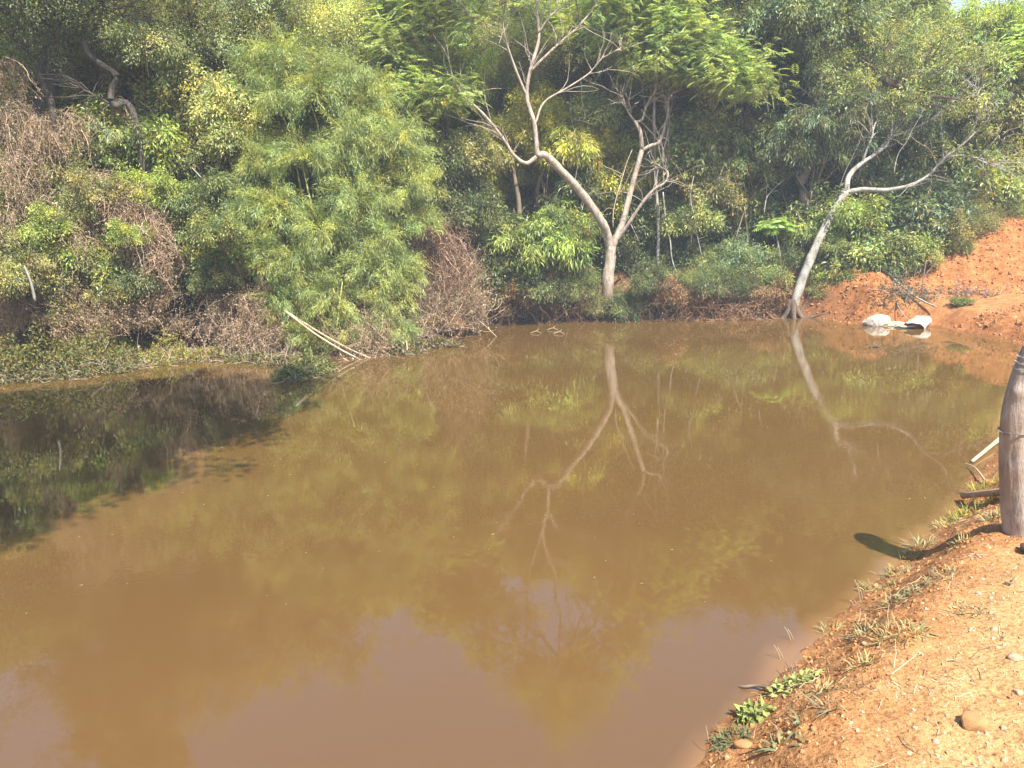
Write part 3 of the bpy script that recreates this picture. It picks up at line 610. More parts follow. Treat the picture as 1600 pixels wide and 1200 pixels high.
tangle('vine_tangle', 'broad pinkish dry vine mound in the middle of the left shrubs', [(160, 290, 14.2, .35), (200, 330, 14.1, .45), (235, 370, 14, .45), (260, 400, 13.9, .3), (180, 300, 14.1, .35), (215, 300, 14.2, .3), (250, 350, 14.1, .35), (245, 430, 13.9, .22)], 1500, (1.15, .98, .95), M_DRY, 3, droop=.35, group=GV)
tangle('vine_tangle', 'dry vine patch over shrubs left of the broad pinkish mound', [(110, 340, 14, .4), (130, 380, 13.9, .4), (70, 370, 13.8, .35), (120, 310, 14.1, .3), (60, 420, 13.7, .3)], 850, (1.0, .9, .82), M_DRY, 4, droop=.35, group=GV)
tangle('vine_tangle', 'low rusty dry brush along the water below the left shrubs', [(120, 480, 13.9, .4), (190, 500, 13.8, .4), (230, 500, 13.9, .35), (160, 520, 13.7, .3), (60, 490, 13.7, .4), (100, 520, 13.6, .3), (20, 500, 13.5, .35), (250, 470, 14, .3), (280, 520, 14.2, .25)], 2200, (1.1, .95, .8), M_DRY, 5, droop=.0, bend=.16, up=1.1, L=(.25, .7), group=GV)
tangle('vine_tangle', 'grey pink dry tangle between the dark bush and the bamboo foot', [(350, 470, 14.8, .4), (390, 470, 14.6, .4), (420, 500, 14.4, .4), (370, 520, 14.5, .35), (410, 530, 14.3, .3), (440, 520, 14.2, .25), (330, 500, 14.8, .25), (460, 540, 14.1, .2)], 1500, (1.0, .88, .84), M_DRY, 6, droop=.3, group=GV)
GB = 'dry brush heaps beside the bamboo'
tangle('dry_brush', 'brown dry leafy bush right of the bamboo top', [(680, 355, 15.6, .35), (700, 385, 15.5, .4), (660, 400, 15.4, .3), (720, 420, 15.6, .3), (690, 430, 15.4, .35)], 1000, (.85, .70, .62), M_DRY, 7, droop=.25, group=GB, leafcol=(.20, .12, .085), cat='brush')
tangle('dry_brush', 'straw coloured upright dry brush at the water right of the bamboo foot', [(690, 480, 15.3, .35), (720, 480, 15.6, .4), (740, 500, 16.0, .3), (700, 510, 15.3, .3), (725, 440, 15.8, .3), (670, 515, 15.0, .25), (650, 530, 14.9, .2)], 1500, (1.2, 1.05, .9), M_DRY, 8, droop=-.05, bend=.18, up=1.0, L=(.4, .9), group=GB, cat='brush')
tangle('dry_brush', 'low bleached twigs spreading on the water at the bamboo foot', [(600, 545, 13.9, .25), (570, 545, 13.8, .25), (630, 540, 14.1, .22), (540, 540, 13.9, .2), (590, 520, 14, .25)], 420, (1.3, 1.12, .95), M_DRY, 9, droop=.0, bend=.12, up=.3, L=(.4, .9), group=GB, cat='brush')
tangle('dry_brush', 'rusty tangle of roots and dry stems under the bank below the forked tree', [(850, 470, 17.4, .35), (900, 480, 17.4, .3), (960, 480, 17.3, .3), (1010, 480, 17.3, .3), (800, 480, 17.5, .3), (1050, 470, 17.1, .3), (770, 470, 17.4, .3)], 900, (.7, .5, .4), M_DRY, 10, droop=.2, group=GB, cat='brush', leafcol=(.12, .07, .04))  # shade under the bank put into the darker stem and leaf tints
tangle('dry_brush', 'sunlit rusty dry brush at the water left of the leaning tree', [(1080, 480, 17.0, .28), (1120, 475, 16.9, .3), (1160, 480, 16.8, .3), (1185, 480, 16.7, .25), (1140, 490, 16.7, .25)], 900, (1.1, .82, .62), M_DRY, 11, droop=.15, group=GB, cat='brush', leafcol=(.25, .14, .08))  # sunlit tone put into the brighter stem and leaf tints
tangle('dry_brush', 'airy bundle of bare brown hanging vines in the wood right of the feathery crown', [(1110, 200, 18.2, .3), (1140, 200, 18.2, .35), (1120, 250, 18.1, .35), (1160, 180, 18.2, .25), (1130, 300, 18, .3)], 260, (.8, .7, .55), M_DRY, 12, droop=.6, bend=.15, L=(.8, 1.8), group=GB, cat='brush', leafcol=(.14, .14, .05))
tangle('dry_brush', 'greyish heap of cut brush on the red bank behind the white sacks', [(1400, 462, 15.4, .22), (1425, 468, 15.2, .22), (1375, 468, 15.6, .15), (1440, 458, 15.3, .15)], 330, (.75, .62, .6), M_DRY, 13, droop=.05, bend=.2, L=(.3, .8), rad=.007, group=GB, cat='brush', leafcol=(.08, .09, .05))
tangle('dry_brush', 'low heap of dry leaves and twigs at the foot of the red cut slope', [(1500, 462, 15.5, .12), (1530, 464, 15.4, .14), (1560, 466, 15.3, .10), (1515, 458, 15.5, .1)], 260, (.9, .75, .7), M_DRY, 14, droop=.1, bend=.2, L=(.2, .5), group=GB, cat='brush', leafcol=(.2, .16, .14))

# ------------------------------------------------------------------ plants one can point at (px, py, distance, radius px, kind, colour with sunlit or shaded tone put in)
GS = 'green shrubs along the shore'
FR = [
 (130, 245, 15.2, 62, 'large', DARK, 'dark broad leaved shrub behind the dry vine drape at the left'),
 (60, 330, 14.3, 52, 'broad', MID, 'green shrub caught between the two left dry vine patches'),
 (215, 235, 15.2, 60, 'broad', BRIGHT, 'sunlit yellowish shrub just above the broad pinkish vine mound'),
 (170, 250, 14.9, 40, 'broad', DARK, 'small dark shrub at the left foot of the zigzag trunk'),
 (290, 190, 15.8, 62, 'broad', PALE, 'pale shrub with drooping leaf tufts under the lichen trunk'),
 (350, 165, 15.9, 50, 'broad', PALE, 'pale drooping shrub touching the top left of the bamboo'),
 (370, 215, 15.7, 50, 'broad', PALE, 'lower pale drooping shrub left of the bamboo middle'),
 (300, 255, 15.4, 52, 'broad', OLIVE, 'olive twiggy shrub below the pale drooping shrub'),
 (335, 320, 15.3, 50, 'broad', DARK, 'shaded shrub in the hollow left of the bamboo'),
 (25, 400, 13.9, 60, 'broad', MID, 'leafy shrub low at the left edge under the vine column'),
 (160, 400, 14.1, 52, 'broad', BRIGHT, 'bright leaved shrub below the left vine patch'),
 (110, 440, 14.0, 48, 'broad', MID, 'mid green shrub over the rusty brush near the left edge'),
 (200, 420, 14.2, 50, 'large', MID, 'broad leaved shrub under the broad pinkish vine mound'),
 (285, 340, 14.6, 45, 'broad', BRIGHT, 'yellow green shrub right of the broad pinkish vine mound'),
 (300, 400, 14.5, 46, 'large', DARK, 'dark glossy shrub under the yellow green shrub'),
 (285, 450, 14.4, 50, 'large', DARK, 'large dark bush standing at the water between the rusty brush and the bamboo'),
 (345, 400, 15.0, 45, 'broad', MID, 'green shrub squeezed against the left side of the bamboo'),
 (40, 470, 13.7, 38, 'small', OLIVE, 'small leaved shrub above the floating weeds at the left edge'),
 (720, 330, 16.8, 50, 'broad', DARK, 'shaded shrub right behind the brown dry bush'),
 (760, 420, 17.6, 55, 'broad', DARK, 'dark shrub over the water right of the dry brush'),
 (740, 250, 17.2, 50, 'broad', OLIVE, 'olive shrub below the left side limb of the forked tree'),
 (690, 290, 17.0, 50, 'broad', DARK, 'dark shrub in the gap between bamboo and olive shrub'),
 (840, 385, 17.5, 66, 'mango', BRIGHT, 'bright shrub with long hanging leaves left of the forked trunk'),
 (785, 365, 17.7, 45, 'mango', MID, 'mid green hanging leaved shrub left of the brightest one'),
 (890, 360, 17.7, 44, 'mango', BRIGHT, 'hanging leaved shrub behind the lower left limb of the forked tree'),
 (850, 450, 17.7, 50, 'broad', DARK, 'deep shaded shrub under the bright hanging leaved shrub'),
 (830, 185, 18.6, 42, 'broad', YEL, 'yellow green leaf tuft behind the upright middle limb'),
 (800, 205, 18.4, 36, 'broad', YEL, 'yellow leaf tuft left of the upright middle limb'),
 (890, 235, 18.4, 50, 'mango', YEL, 'yellowish rounded shrub in the crook of the forked tree'),
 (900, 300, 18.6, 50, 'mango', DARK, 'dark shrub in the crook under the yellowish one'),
 (985, 400, 18.8, 46, 'broad', DARK, 'dark shrub between forked trunk and slender stem'),
 (930, 190, 19.2, 55, 'broad', MID, 'leafy shrub high in the fork between the two limbs'),
 (1000, 330, 19.3, 55, 'broad', BLUE, 'blue green shrub behind the right limb of the forked tree'),
 (1085, 260, 18.4, 50, 'broad', OLIVE, 'airy olive shrub right of the slender stem'),
 (1120, 300, 18.2, 46, 'broad', OLIVE, 'lower airy olive shrub right of the slender stem'),
 (1075, 345, 18.1, 48, 'broad', MID, 'shrub hung with bare vines right of the slender stem'),
 (1060, 420, 18.0, 42, 'broad', DARK, 'dark low shrub behind the hanging vine loop'),
 (1150, 405, 17.5, 40, 'broad', BLUE, 'low blue green shrub on the bank left of the rosette sapling'),
 (1110, 410, 17.6, 30, 'broad', MID, 'small green shrub right of the hanging vine loop'),
 (1160, 350, 18.6, 45, 'large', MID, 'shrub with round fresh leaves behind the rosette sapling'),
 (1190, 440, 17.1, 34, 'broad', MID, 'small shrub at the foot of the rosette sapling'),
 (1200, 200, 19.4, 70, 'broad', DARK, 'dark leafy tree wall between the feathery crown and the leaning tree'),
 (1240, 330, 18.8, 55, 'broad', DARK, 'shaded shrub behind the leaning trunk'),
 (1270, 440, 17.3, 34, 'broad', MID, 'low shrub touching the foot of the leaning trunk'),
 (1340, 355, 17.3, 42, 'large', BRIGHT, 'fresh green shrub right of the leaning trunk middle'),
 (1320, 410, 17.1, 42, 'large', MID, 'green shrub right of the leaning trunk foot'),
 (1380, 400, 16.8, 44, 'large', MID, 'large leaved shrub over the end of the fallen branch'),
 (1400, 345, 17.2, 62, 'large', DARK, 'dark large leaved bush under the long limb of the leaning tree'),
 (1450, 350, 17.2, 48, 'large', BLUE, 'blue green bush hanging over the corner of the red slope'),
 (1350, 300, 17.9, 55, 'broad', DARK, 'dark shrub just above the long right limb'),
 (1500, 300, 17.8, 62, 'broad', MID, 'green bush above the red slope'),
 (1560, 290, 17.9, 62, 'small', PALE, 'pale fine leaved bush above the red slope near the right edge'),
 (1590, 335, 17.7, 40, 'small', OLIVE, 'olive bush at the right edge on top of the red slope'),
 (1500, 345, 17.3, 40, 'broad', OLIVE, 'olive bush at the brow of the red slope'),
 (1440, 250, 18.2, 55, 'broad', MID, 'bush behind the far end of the long limb'),
 (1290, 80, 19.6, 70, 'broad', (.22, .30, .11), 'green treetop above the twiggy left part of the leaning tree crown'),
 (1590, 230, 18.3, 60, 'broad', MID, 'bushy green tree at the right edge above the pale bush'),
 (1420, 120, 19.8, 75, 'small', PALE, 'sunlit pale treetop behind the leaning tree crown'),
 (1530, 120, 20.0, 70, 'small', BRIGHT, 'sunlit fresh treetop at the upper right below the gap of sky'),
 (1240, 150, 19.4, 55, 'broad', BLUE, 'blue green treetop left of the leaning tree crown'),
 (1595, 140, 20.0, 50, 'small', (.28, .34, .14), 'light green treetop at the upper right edge'),
]

FR += [
 (90, 300, 14.4, 40, 'broad', OLIVE, 'olive shrub on the right flank of the dry vine column'),
 (15, 300, 14.0, 34, 'broad', MID, 'small green shrub growing through the dry vine column'),
 (140, 330, 13.9, 30, 'broad', BRIGHT, 'little bright shrub poking out between the vine patch and the pinkish mound'),
 (250, 310, 14.2, 36, 'broad', BRIGHT, 'bright shrub crowning the broad pinkish vine mound'),
 (60, 390, 13.5, 36, 'broad', BRIGHT, 'bright shrub in front of the left vine patch near the edge'),
 (225, 445, 13.7, 34, 'broad', DARK, 'dark gap filling shrub low beside the large dark bush'),
 (100, 490, 13.5, 26, 'broad', OLIVE, 'low olive shrub inside the rusty brush'),
 (180, 460, 13.6, 30, 'broad', OLIVE, 'low olive shrub over the rusty brush under the broad leaved shrub'),
 (330, 440, 14.8, 34, 'broad', DARK, 'dark shrub between the large dark bush and the bamboo'),
 (355, 430, 14.6, 26, 'broad', OLIVE, 'small olive shrub topping the grey pink tangle'),
]
FR += [
 (1300, 385, 17.2, 30, 'broad', MID, 'leafy shrub tucked right behind the middle of the leaning trunk'),
 (1290, 430, 17.0, 24, 'broad', BRIGHT, 'small bright shrub right of the leaning trunk foot'),
 (1350, 425, 16.7, 30, 'large', MID, 'shrub hanging over the red bank above the fallen branch'),
 (1440, 385, 16.9, 34, 'large', MID, 'shrub hanging over the left corner of the red slope'),
 (1475, 372, 16.9, 30, 'broad', OLIVE, 'olive shrub draped over the top of the red slope'),
 (1520, 352, 17.2, 34, 'small', OLIVE, 'fine leaved olive shrub on the crest of the red slope'),
 (1560, 335, 17.3, 30, 'small', MID, 'fine leaved green shrub on the crest of the red slope'),
 (1410, 415, 16.6, 26, 'large', DARK, 'dark shrub shading the foot of the bank behind the grey brush heap'),
 (1592, 340, 16.9, 26, 'small', MID, 'green bush at the right edge hanging over the crest of the red slope'),
 (1500, 385, 16.7, 16, 'broad', MID, 'small leafy shrub clinging below the brow of the red slope'),
 (1288, 455, 16.7, 20, 'broad', OLIVE, 'low olive shrub on the red bank just right of the leaning trunk foot'),
 (1325, 447, 16.6, 24, 'large', MID, 'low green shrub on the red bank left of the fallen branch'),
 (1385, 432, 16.5, 24, 'large', DARK, 'dark low shrub overhanging the fallen branch'),
 (1450, 405, 16.5, 20, 'broad', OLIVE, 'olive shrub hanging over the lower left of the red slope'),
 (1225, 410, 17.6, 34, 'broad', DARK, 'dark shrub left of the leaning trunk foot'),
 (340, 360, 14.0, 34, 'broad', MID, 'mid green shrub where the slanting pale stem meets the bamboo'),
 (30, 440, 12.9, 40, 'broad', OLIVE, 'olive shrub low at the very left edge above the weed bank'),
 (150, 300, 13.7, 34, 'broad', OLIVE, 'olive shrub breaking the top of the dry vine patch'),
 (200, 370, 13.4, 26, 'broad', BRIGHT, 'little bright shrub growing out of the middle of the pinkish mound'),
 (85, 350, 13.5, 30, 'broad', BRIGHT, 'bright shrub on the left vine patch'),
]
_g = random.Random(4)
for (a, b, Yd, r, sp, col, lab) in FR:
    if a < 330: Yd += 1.15
    if a > 1255 and Yd < 18.4 and b < 350: Yd += .9
    tree = b < 260 and Yd > 17.9
    pxplant('tree' if tree else 'shrub', a, b, Yd, r, sp, col, lab, 'trees rising behind the shore' if tree else GS)

# thin bare stems and lianas threading the wood
ST = []
gs = np.random.default_rng(19)
for q, px in enumerate(np.linspace(655, 1500, 26)):
    px += gs.uniform(-12, 12); py = gs.uniform(250, 430); Yd = 17.3+gs.uniform(0, .8)-(.9 if px > 1380 else 0); p = atY(px, py, Yd); Lz = gs.uniform(.8, 2.4); k_ = 7
    W = walk(p[None], np.array([[gs.uniform(-.5, .5), gs.uniform(-.2, .2), 1]]), np.array([Lz]), k_, gs, .16)[0]; mb = MB(); r_ = gs.uniform(.006, .013); S_ = limb(mb, W-p, r_, r_*.6, 5, 3)
    for bq in range(4):
        i_ = gs.integers(4, len(S_)-2); W2 = walk(S_[i_][None], np.array([[gs.uniform(-1, 1), gs.uniform(-.5, .2), gs.uniform(-.2, .9)]]), np.array([gs.uniform(.2, .7)]), 5, gs, .22)[0]; limb(mb, W2, r_*.5, r_*.3, 4, 2)
    ST.append(link('bare_stem', mb.build('bare_stem', [M_BARKG if q % 3 else M_STRAW]), None, p, cat='stem', group='thin bare stems threading the shrubs'))
LM = [(760, 'between the bamboo and the hanging leaved shrubs'), (950, 'left of the forked trunk'), (1130, 'between the forked tree and the rosette sapling'), (1290, 'around the rosette sapling and the leaning trunk'), (1600, 'in the bushes right of the leaning tree')]
cnt = {}
for q, px in enumerate(np.linspace(655, 1500, 26)):
    ln = [b for a, b in LM if px < a][0]; cnt[ln] = cnt.get(ln, 0)+1; ST[q]['label'] = ['first', 'second', 'third', 'fourth', 'fifth', 'sixth', 'seventh', 'eighth'][cnt[ln]-1]+' thin bare stem from the left '+ln
# the fringe of low growth rooted in the bank under the trees
FRN = []
for q, px in enumerate(np.linspace(752, 1180, 19)):
    px += _g.uniform(-8, 8); py = _g.uniform(440, 478); Yd = 17.75 - .0027*max(0, px-900)
    if 925 < px < 975: py = 482
    FRN.append(pxplant('shrub', px, py, Yd-.25, _g.uniform(22, 34), _g.choice(['broad', 'grass', 'small']), _g.choice([DARK, OLIVE, RUST, DARK, MID]), 'low bank growth', 'low growth rooted in the far bank', trunk=False))
NM = ['at the left end', 'second from left', 'third from left', 'fourth from left', 'fifth from left', 'sixth from left', 'seventh from left', 'just left of the forked trunk', 'at the forked trunk foot', 'just right of the forked trunk']
for q, o in enumerate(FRN):
    o['label'] = 'low scrubby plant rooted in the far bank, ' + (NM[q] if q < 10 else ['second right of the forked trunk', 'at the slender stem foot', 'right of the slender stem', 'under the hanging vine loop', 'right of the vine loop', 'under the low blue green shrub', 'under the rosette sapling', 'left neighbour of the leaning trunk brush', 'nearest the leaning trunk'][q-10])
# small weeds and shrubs on the red slope
for (a, b, Yd, r, lab) in [(1540, 385, 15.9, 12, 'small green weed hanging alone on the red slope'), (1500, 492, 14.3, 12, 'grey green tuft on the low berm right of the white sacks'), (1412, 440, 15.7, 16, 'small shrub growing out of the grey brush heap')]:
    q_ = atg(a, b, .5); rr0 = r*np.linalg.norm(q_)/F; plant('shrub', q_[0], q_[1], gz(q_[0], q_[1])+rr0*.25, rr0, 'large', MID, lab, 'small plants on the red slope', trunk=False, zs=.6)
# ------------------------------------------------------------------ wooded hillside
def reflcap(k):   # highest (z+H)/Y the mirror image shows, by x/Y
    return float(np.interp(k, [-.75, -.45, -.27, -.18, -.11, .03, .17, .35, .45, .6, .9], [.70, .63, .585, .50, .55, .56, .57, .565, .54, .50, .50]))
def dircap(k):
    return float(np.interp(k, [.40, .47, .52, .58, .62, .66, .9], [.40, .28, .235, .218, .222, .235, .27]))
rr = random.Random(11); FILL = []
KN = {'broad': 'leafy', 'small': 'fine leaved', 'large': 'large leaved', 'fern': 'feathery', 'mango': 'hanging leaved'}
SIDE = lambda k: 'behind the left shore shrubs' if k < -.33 else 'behind the bamboo' if k < -.1 else 'behind the forked tree' if k < .2 else 'behind the leaning tree' if k < .42 else 'above the red slope'
nfill = 0
for row, (Yd, dx) in enumerate([(17.0, 1.35), (18.6, 1.25), (20.2, 1.45), (22.2, 1.7), (24.5, 2.0), (27.5, 2.4), (31.5, 3.0), (37, 3.8), (44, 5.0)]):
    xx = -.92*Yd - rr.random()*dx
    while xx < .80*Yd:
        xx += dx*rr.uniform(.8, 1.2); yy = Yd + rr.uniform(-.7, .7)*(1+row*.15); k = xx/yy
        if row == 0 and k > -.16: continue
        if row == 0: yy = 16.6+rr.random()
        if k > .42 and yy < 18.3: continue
        dd = float(sdist(np.array([xx]), np.array([yy]))[0])
        if dd < .9: continue
        g0 = gz(xx, yy)
        for lay in ((0, 1, 2) if row in (0, 1, 2, 3) else (1, 2)):
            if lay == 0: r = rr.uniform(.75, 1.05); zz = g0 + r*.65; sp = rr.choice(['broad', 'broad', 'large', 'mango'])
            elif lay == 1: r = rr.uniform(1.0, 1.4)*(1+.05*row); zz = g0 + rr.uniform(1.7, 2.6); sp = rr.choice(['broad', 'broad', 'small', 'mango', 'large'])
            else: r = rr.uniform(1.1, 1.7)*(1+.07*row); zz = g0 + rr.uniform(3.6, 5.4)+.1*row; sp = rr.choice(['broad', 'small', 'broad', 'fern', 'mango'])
            if lay == 2 and rr.random() < .15: continue
            top = min(H+1.0*99, reflcap(k)*yy-H, H+dircap(k)*yy if k > .40 else 99)
            if row > 4: top = min(top, max(reflcap(k)*yy-H, 0))
            if zz + r*.8 > top: zz = top - r*.8*rr.uniform(1.0, 1.25)
            if zz < g0 + .4: continue
            # what is out of the frame and out of the mirror image is not needed
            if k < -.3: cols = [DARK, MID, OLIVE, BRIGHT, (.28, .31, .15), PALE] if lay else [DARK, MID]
            elif k < .2: cols = [MID, DARK, BRIGHT, PALE, BRIGHT, MID, YEL] if lay else [DARK, MID]  # brighter greens in the upper layers paint the sunlit tops
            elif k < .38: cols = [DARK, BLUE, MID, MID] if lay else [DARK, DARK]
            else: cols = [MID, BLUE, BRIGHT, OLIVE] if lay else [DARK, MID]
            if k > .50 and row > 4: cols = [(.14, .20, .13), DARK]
            cidx = rr.randrange(len(cols)); c_ = cols[cidx]
            if sp == 'fern': c_ = FERN if rr.random() < .6 else MID
            tone = 'dark' if c_[1] < .24 else 'light' if c_[1] > .35 else 'mid green'
            rank = 'understory shrub' if lay == 0 else ('low tree' if lay == 1 else 'tall tree')
            where = SIDE(k); depth = 'by the water' if row < 2 else 'on mid slope' if row < 5 else 'high uphill'
            lab = f'{tone} {KN[sp]} {rank} {depth}, {where}'
            random.seed(nfill)
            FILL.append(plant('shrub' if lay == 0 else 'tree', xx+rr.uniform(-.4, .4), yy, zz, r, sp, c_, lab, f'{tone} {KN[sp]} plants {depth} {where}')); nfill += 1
plant('tree', -8.9, 15.6, 8.9, 1.25, 'broad', MID, 'tall treetop above the upper left edge, seen only mirrored at the bottom left', 'mirrored treetops')
by = {}
for o in FILL: by.setdefault(o['label'], []).append(o)
ORD = ['second', 'third', 'fourth', 'fifth', 'sixth', 'seventh', 'eighth', 'ninth']
for lab, os_ in by.items():
    os_.sort(key=lambda o: o.location.x/o.location.y)
    for q, o in enumerate(os_):
        if len(os_) > 1: o['label'] = ('leftmost ' if q == 0 else 'rightmost ' if q == len(os_)-1 else ORD[q-1]+' ')+lab
print('fill', nfill)

# ------------------------------------------------------------------ saplings, vines, branches, canes
def single(name, label, cat, paths, mat, group=None, sides=6, part='stem', k=5, base=None, m2=None):
    """a stick, cane or vine: each path (points, r0, r1)"""
    b = np.array(base if base is not None else paths[0][0][0], float)
    mb = MB()
    for P, a, c in paths: limb(mb, np.asarray(P)-b, a, c, sides, k, rough=.08)
    o = link(name, mb.build(name, [mat]), None, b, label=label, cat=cat, group=group); return o
single('hanging_vine', 'pale bare vine hanging in a U shaped loop right of the slender stem', 'vine',
       [(px3([(1036, 300, 17.8), (1040, 345, 17.8), (1047, 375, 17.7), (1050, 405, 17.6), (1060, 430, 17.5), (1072, 436, 17.5), (1083, 425, 17.5), (1089, 412, 17.6)]), .016, .013),
        (px3([(1086, 310, 17.9), (1081, 360, 17.8), (1078, 400, 17.7), (1073, 425, 17.7)]), .018, .013)], M_BARKG)
def onwater(a, c): return at(a, c, .0)
GC = 'bleached canes lying over the water at the bamboo foot'
for lab, pts, r1 in [('upper of the two long bleached canes slanting into the water at the bamboo foot', [(452, 490, 13.9), (500, 520, 13.7), (545, 545, 13.6)], .020),
                     ('lower of the two long bleached canes slanting into the water at the bamboo foot', [(447, 487, 13.8), (490, 520, 13.7), (530, 545, 13.6)], .022)]:
    P = list(px3(pts)); e = onwater(581 if 'upper' in lab else 566, 559 if 'upper' in lab else 562); e[2] = -.02; single('dead_cane', lab, 'cane', [(np.array(P+[e]), r1, r1*.75)], M_STRAW, GC)
P = list(px3([(735, 492, 15.9), (757, 508, 15.6)])); e = onwater(777, 526); e[2] = -.02
single('dead_cane', 'thin pale cane poking out over the water right of the straw coloured brush', 'cane', [(np.array(P+[e]), .010, .008)], M_STRAW, GC)
P = list(px3([(540, 520, 14.2), (570, 545, 13.9)])); e = onwater(598, 556); e[2] = -.02
single('dead_cane', 'short cane crossing the bleached twigs at the bamboo foot', 'cane', [(np.array(P+[e]), .010, .008)], M_STRAW, GC)
single('dead_branch', 'thin grey stem forking inside the brown dry bush right of the bamboo', 'branch', [(px3([(662, 520, 15.1), (658, 480, 15.2), (658, 440, 15.2), (672, 425, 15.3), (680, 400, 15.4)]), .026, .012), (px3([(658, 440, 15.2), (675, 452, 15.2), (690, 462, 15.2)]), .012, .006), (px3([(658, 442, 15.2), (640, 420, 15.2), (628, 412, 15.2)]), .012, .006)], M_BARKG)
single('dead_branch', 'pale thin dead stem standing in the left shrubs below the vine patch', 'branch', [(px3([(55, 470, 13.6), (48, 440, 13.6), (38, 415, 13.7)]), .028, .012)], M_BARKG)
single('dead_branch', 'pale slanting stem with side twigs left of the bamboo middle', 'branch', [(px3([(384, 388, 14.9), (372, 350, 15), (355, 325, 15.1), (335, 300, 15.2), (300, 262, 15.3)]), .022, .01), (px3([(355, 325, 15.1), (320, 310, 15.1), (290, 296, 15.1)]), .012, .006), (px3([(372, 350, 15), (378, 330, 15), (370, 300, 15.1)]), .012, .006)], M_BARKG)
single('dead_branch', 'thin leaning pole on the bank between the hanging vine and the rosette sapling', 'branch', [(px3([(1132, 458, 17.3), (1140, 410, 17.4), (1152, 365, 17.6), (1165, 325, 17.8), (1180, 300, 17.9)]), .02, .012)], M_TWIG)
for q, (pts, lab) in enumerate([([(705, 320, 16.6), (700, 360, 16.4)], 'x')][:0]): pass
def gpx(a, c, dz=.03): p = atg(a, c, .4); p[2] = gz(p[0], p[1])+dz; return p
def along(p, q, n, lift, wob=.05):
    out = []
    for t_ in np.linspace(0, 1, n):
        v_ = np.array(p)*(1-t_)+np.array(q)*t_; v_[0] += wob*math.sin(t_*7); out.append([v_[0], v_[1], gz(v_[0], v_[1])+lift])
    zz_ = np.convolve(np.pad([o_[2] for o_ in out], 2, 'edge'), np.ones(5)/5, 'valid'); return np.array([[o_[0], o_[1], z_+.02] for o_, z_ in zip(out, zz_)])
fA, fB = gpx(1345, 456), gpx(1460, 482); fl = along(fA, fB, 9, .07)
single('fallen_branch', 'long pale fallen branch curving along the red bank above the white sacks', 'branch', [(np.vstack([[fl[0]+[-.30, .30, .75], fl[0]+[-.26, .16, .4]], fl]), .034, .015), (along(fl[3], gpx(1418, 484), 6, .06), .016, .007)], M_BARKG)
single('dead_branch', 'thin upright stick standing in the grey brush heap', 'branch', [(np.array([gpx(1440, 468, 0), gpx(1440, 468, .35), gpx(1443, 466, .75)]), .013, .008)], M_TWIG)
s1 = gpx(1412, 492, -.02)
single('dead_branch', 'brown forked stick poking up right behind the white sacks', 'branch', [(np.array([s1, s1+[.08, .05, .16], s1+[.14, .1, .32]]), .018, .011), (np.array([s1+[.08, .05, .16], s1+[.2, .05, .3]]), .011, .006)], M_TWIG)

# rosette sapling
def rosette(a, c, Yd, a0, c0, n, L, label):
    top = atY(a, c, Yd); b = atY(a0, c0, Yd-.5); b[2] = gz(b[0], b[1]); t = empty('sapling', b, label=label, cat='sapling')
    mb = MB(); limb(mb, np.array([[0, 0, -.1], (top-b)*.5+[.06, 0, 0], top-b]), .018, .012, 6, 5); link('stem', mb.build('stem', [M_BARKG]), t)
    g = np.random.default_rng(9); mb = MB()
    for q in range(n):
        an = q*2.4; el = g.uniform(-.3, 1.2); d_ = np.array([math.cos(an)*math.cos(el), math.sin(an)*math.cos(el), math.sin(el)]); Lf = L*g.uniform(.8, 1.15)
        tt = np.linspace(0, 1, 12)[:, None]; P = (top-b)+d_*Lf*tt+np.array([0, 0, -1])*Lf*.45*tt**2
        V, Q = tubes(P[None], np.full((1, 12), .004), 3); mb.add(V, Q, 1)
        T = np.gradient(P, axis=0); sd_ = norm(np.cross(T, [0, 0, 1.]))
        for sg in (-1, 1):
            pos = P[2:]; ll = L*.42*np.sin(np.pi*np.linspace(.22, .95, 10)); V, Q = leafquads(pos, norm(sd_[2:]*sg+norm(T[2:])*.5+[0, 0, -.25]), ll, ll*.36, g, .12, upmix=2.0); mb.add(V, Q, 0, np.repeat(np.clip(1+.15*g.normal(0, 1, (10, 1)), .5, 1.5)*np.ones((1, 3)), 4, 0))
    o = link('foliage', mb.build('rosette', [M_LEAF, M_TWIG]), t); setcol(o, (.30, .44, .10))
rosette(1210, 352, 17.6, 1222, 450, 22, .50, 'bright rosette topped sapling on a thin stem left of the leaning tree')

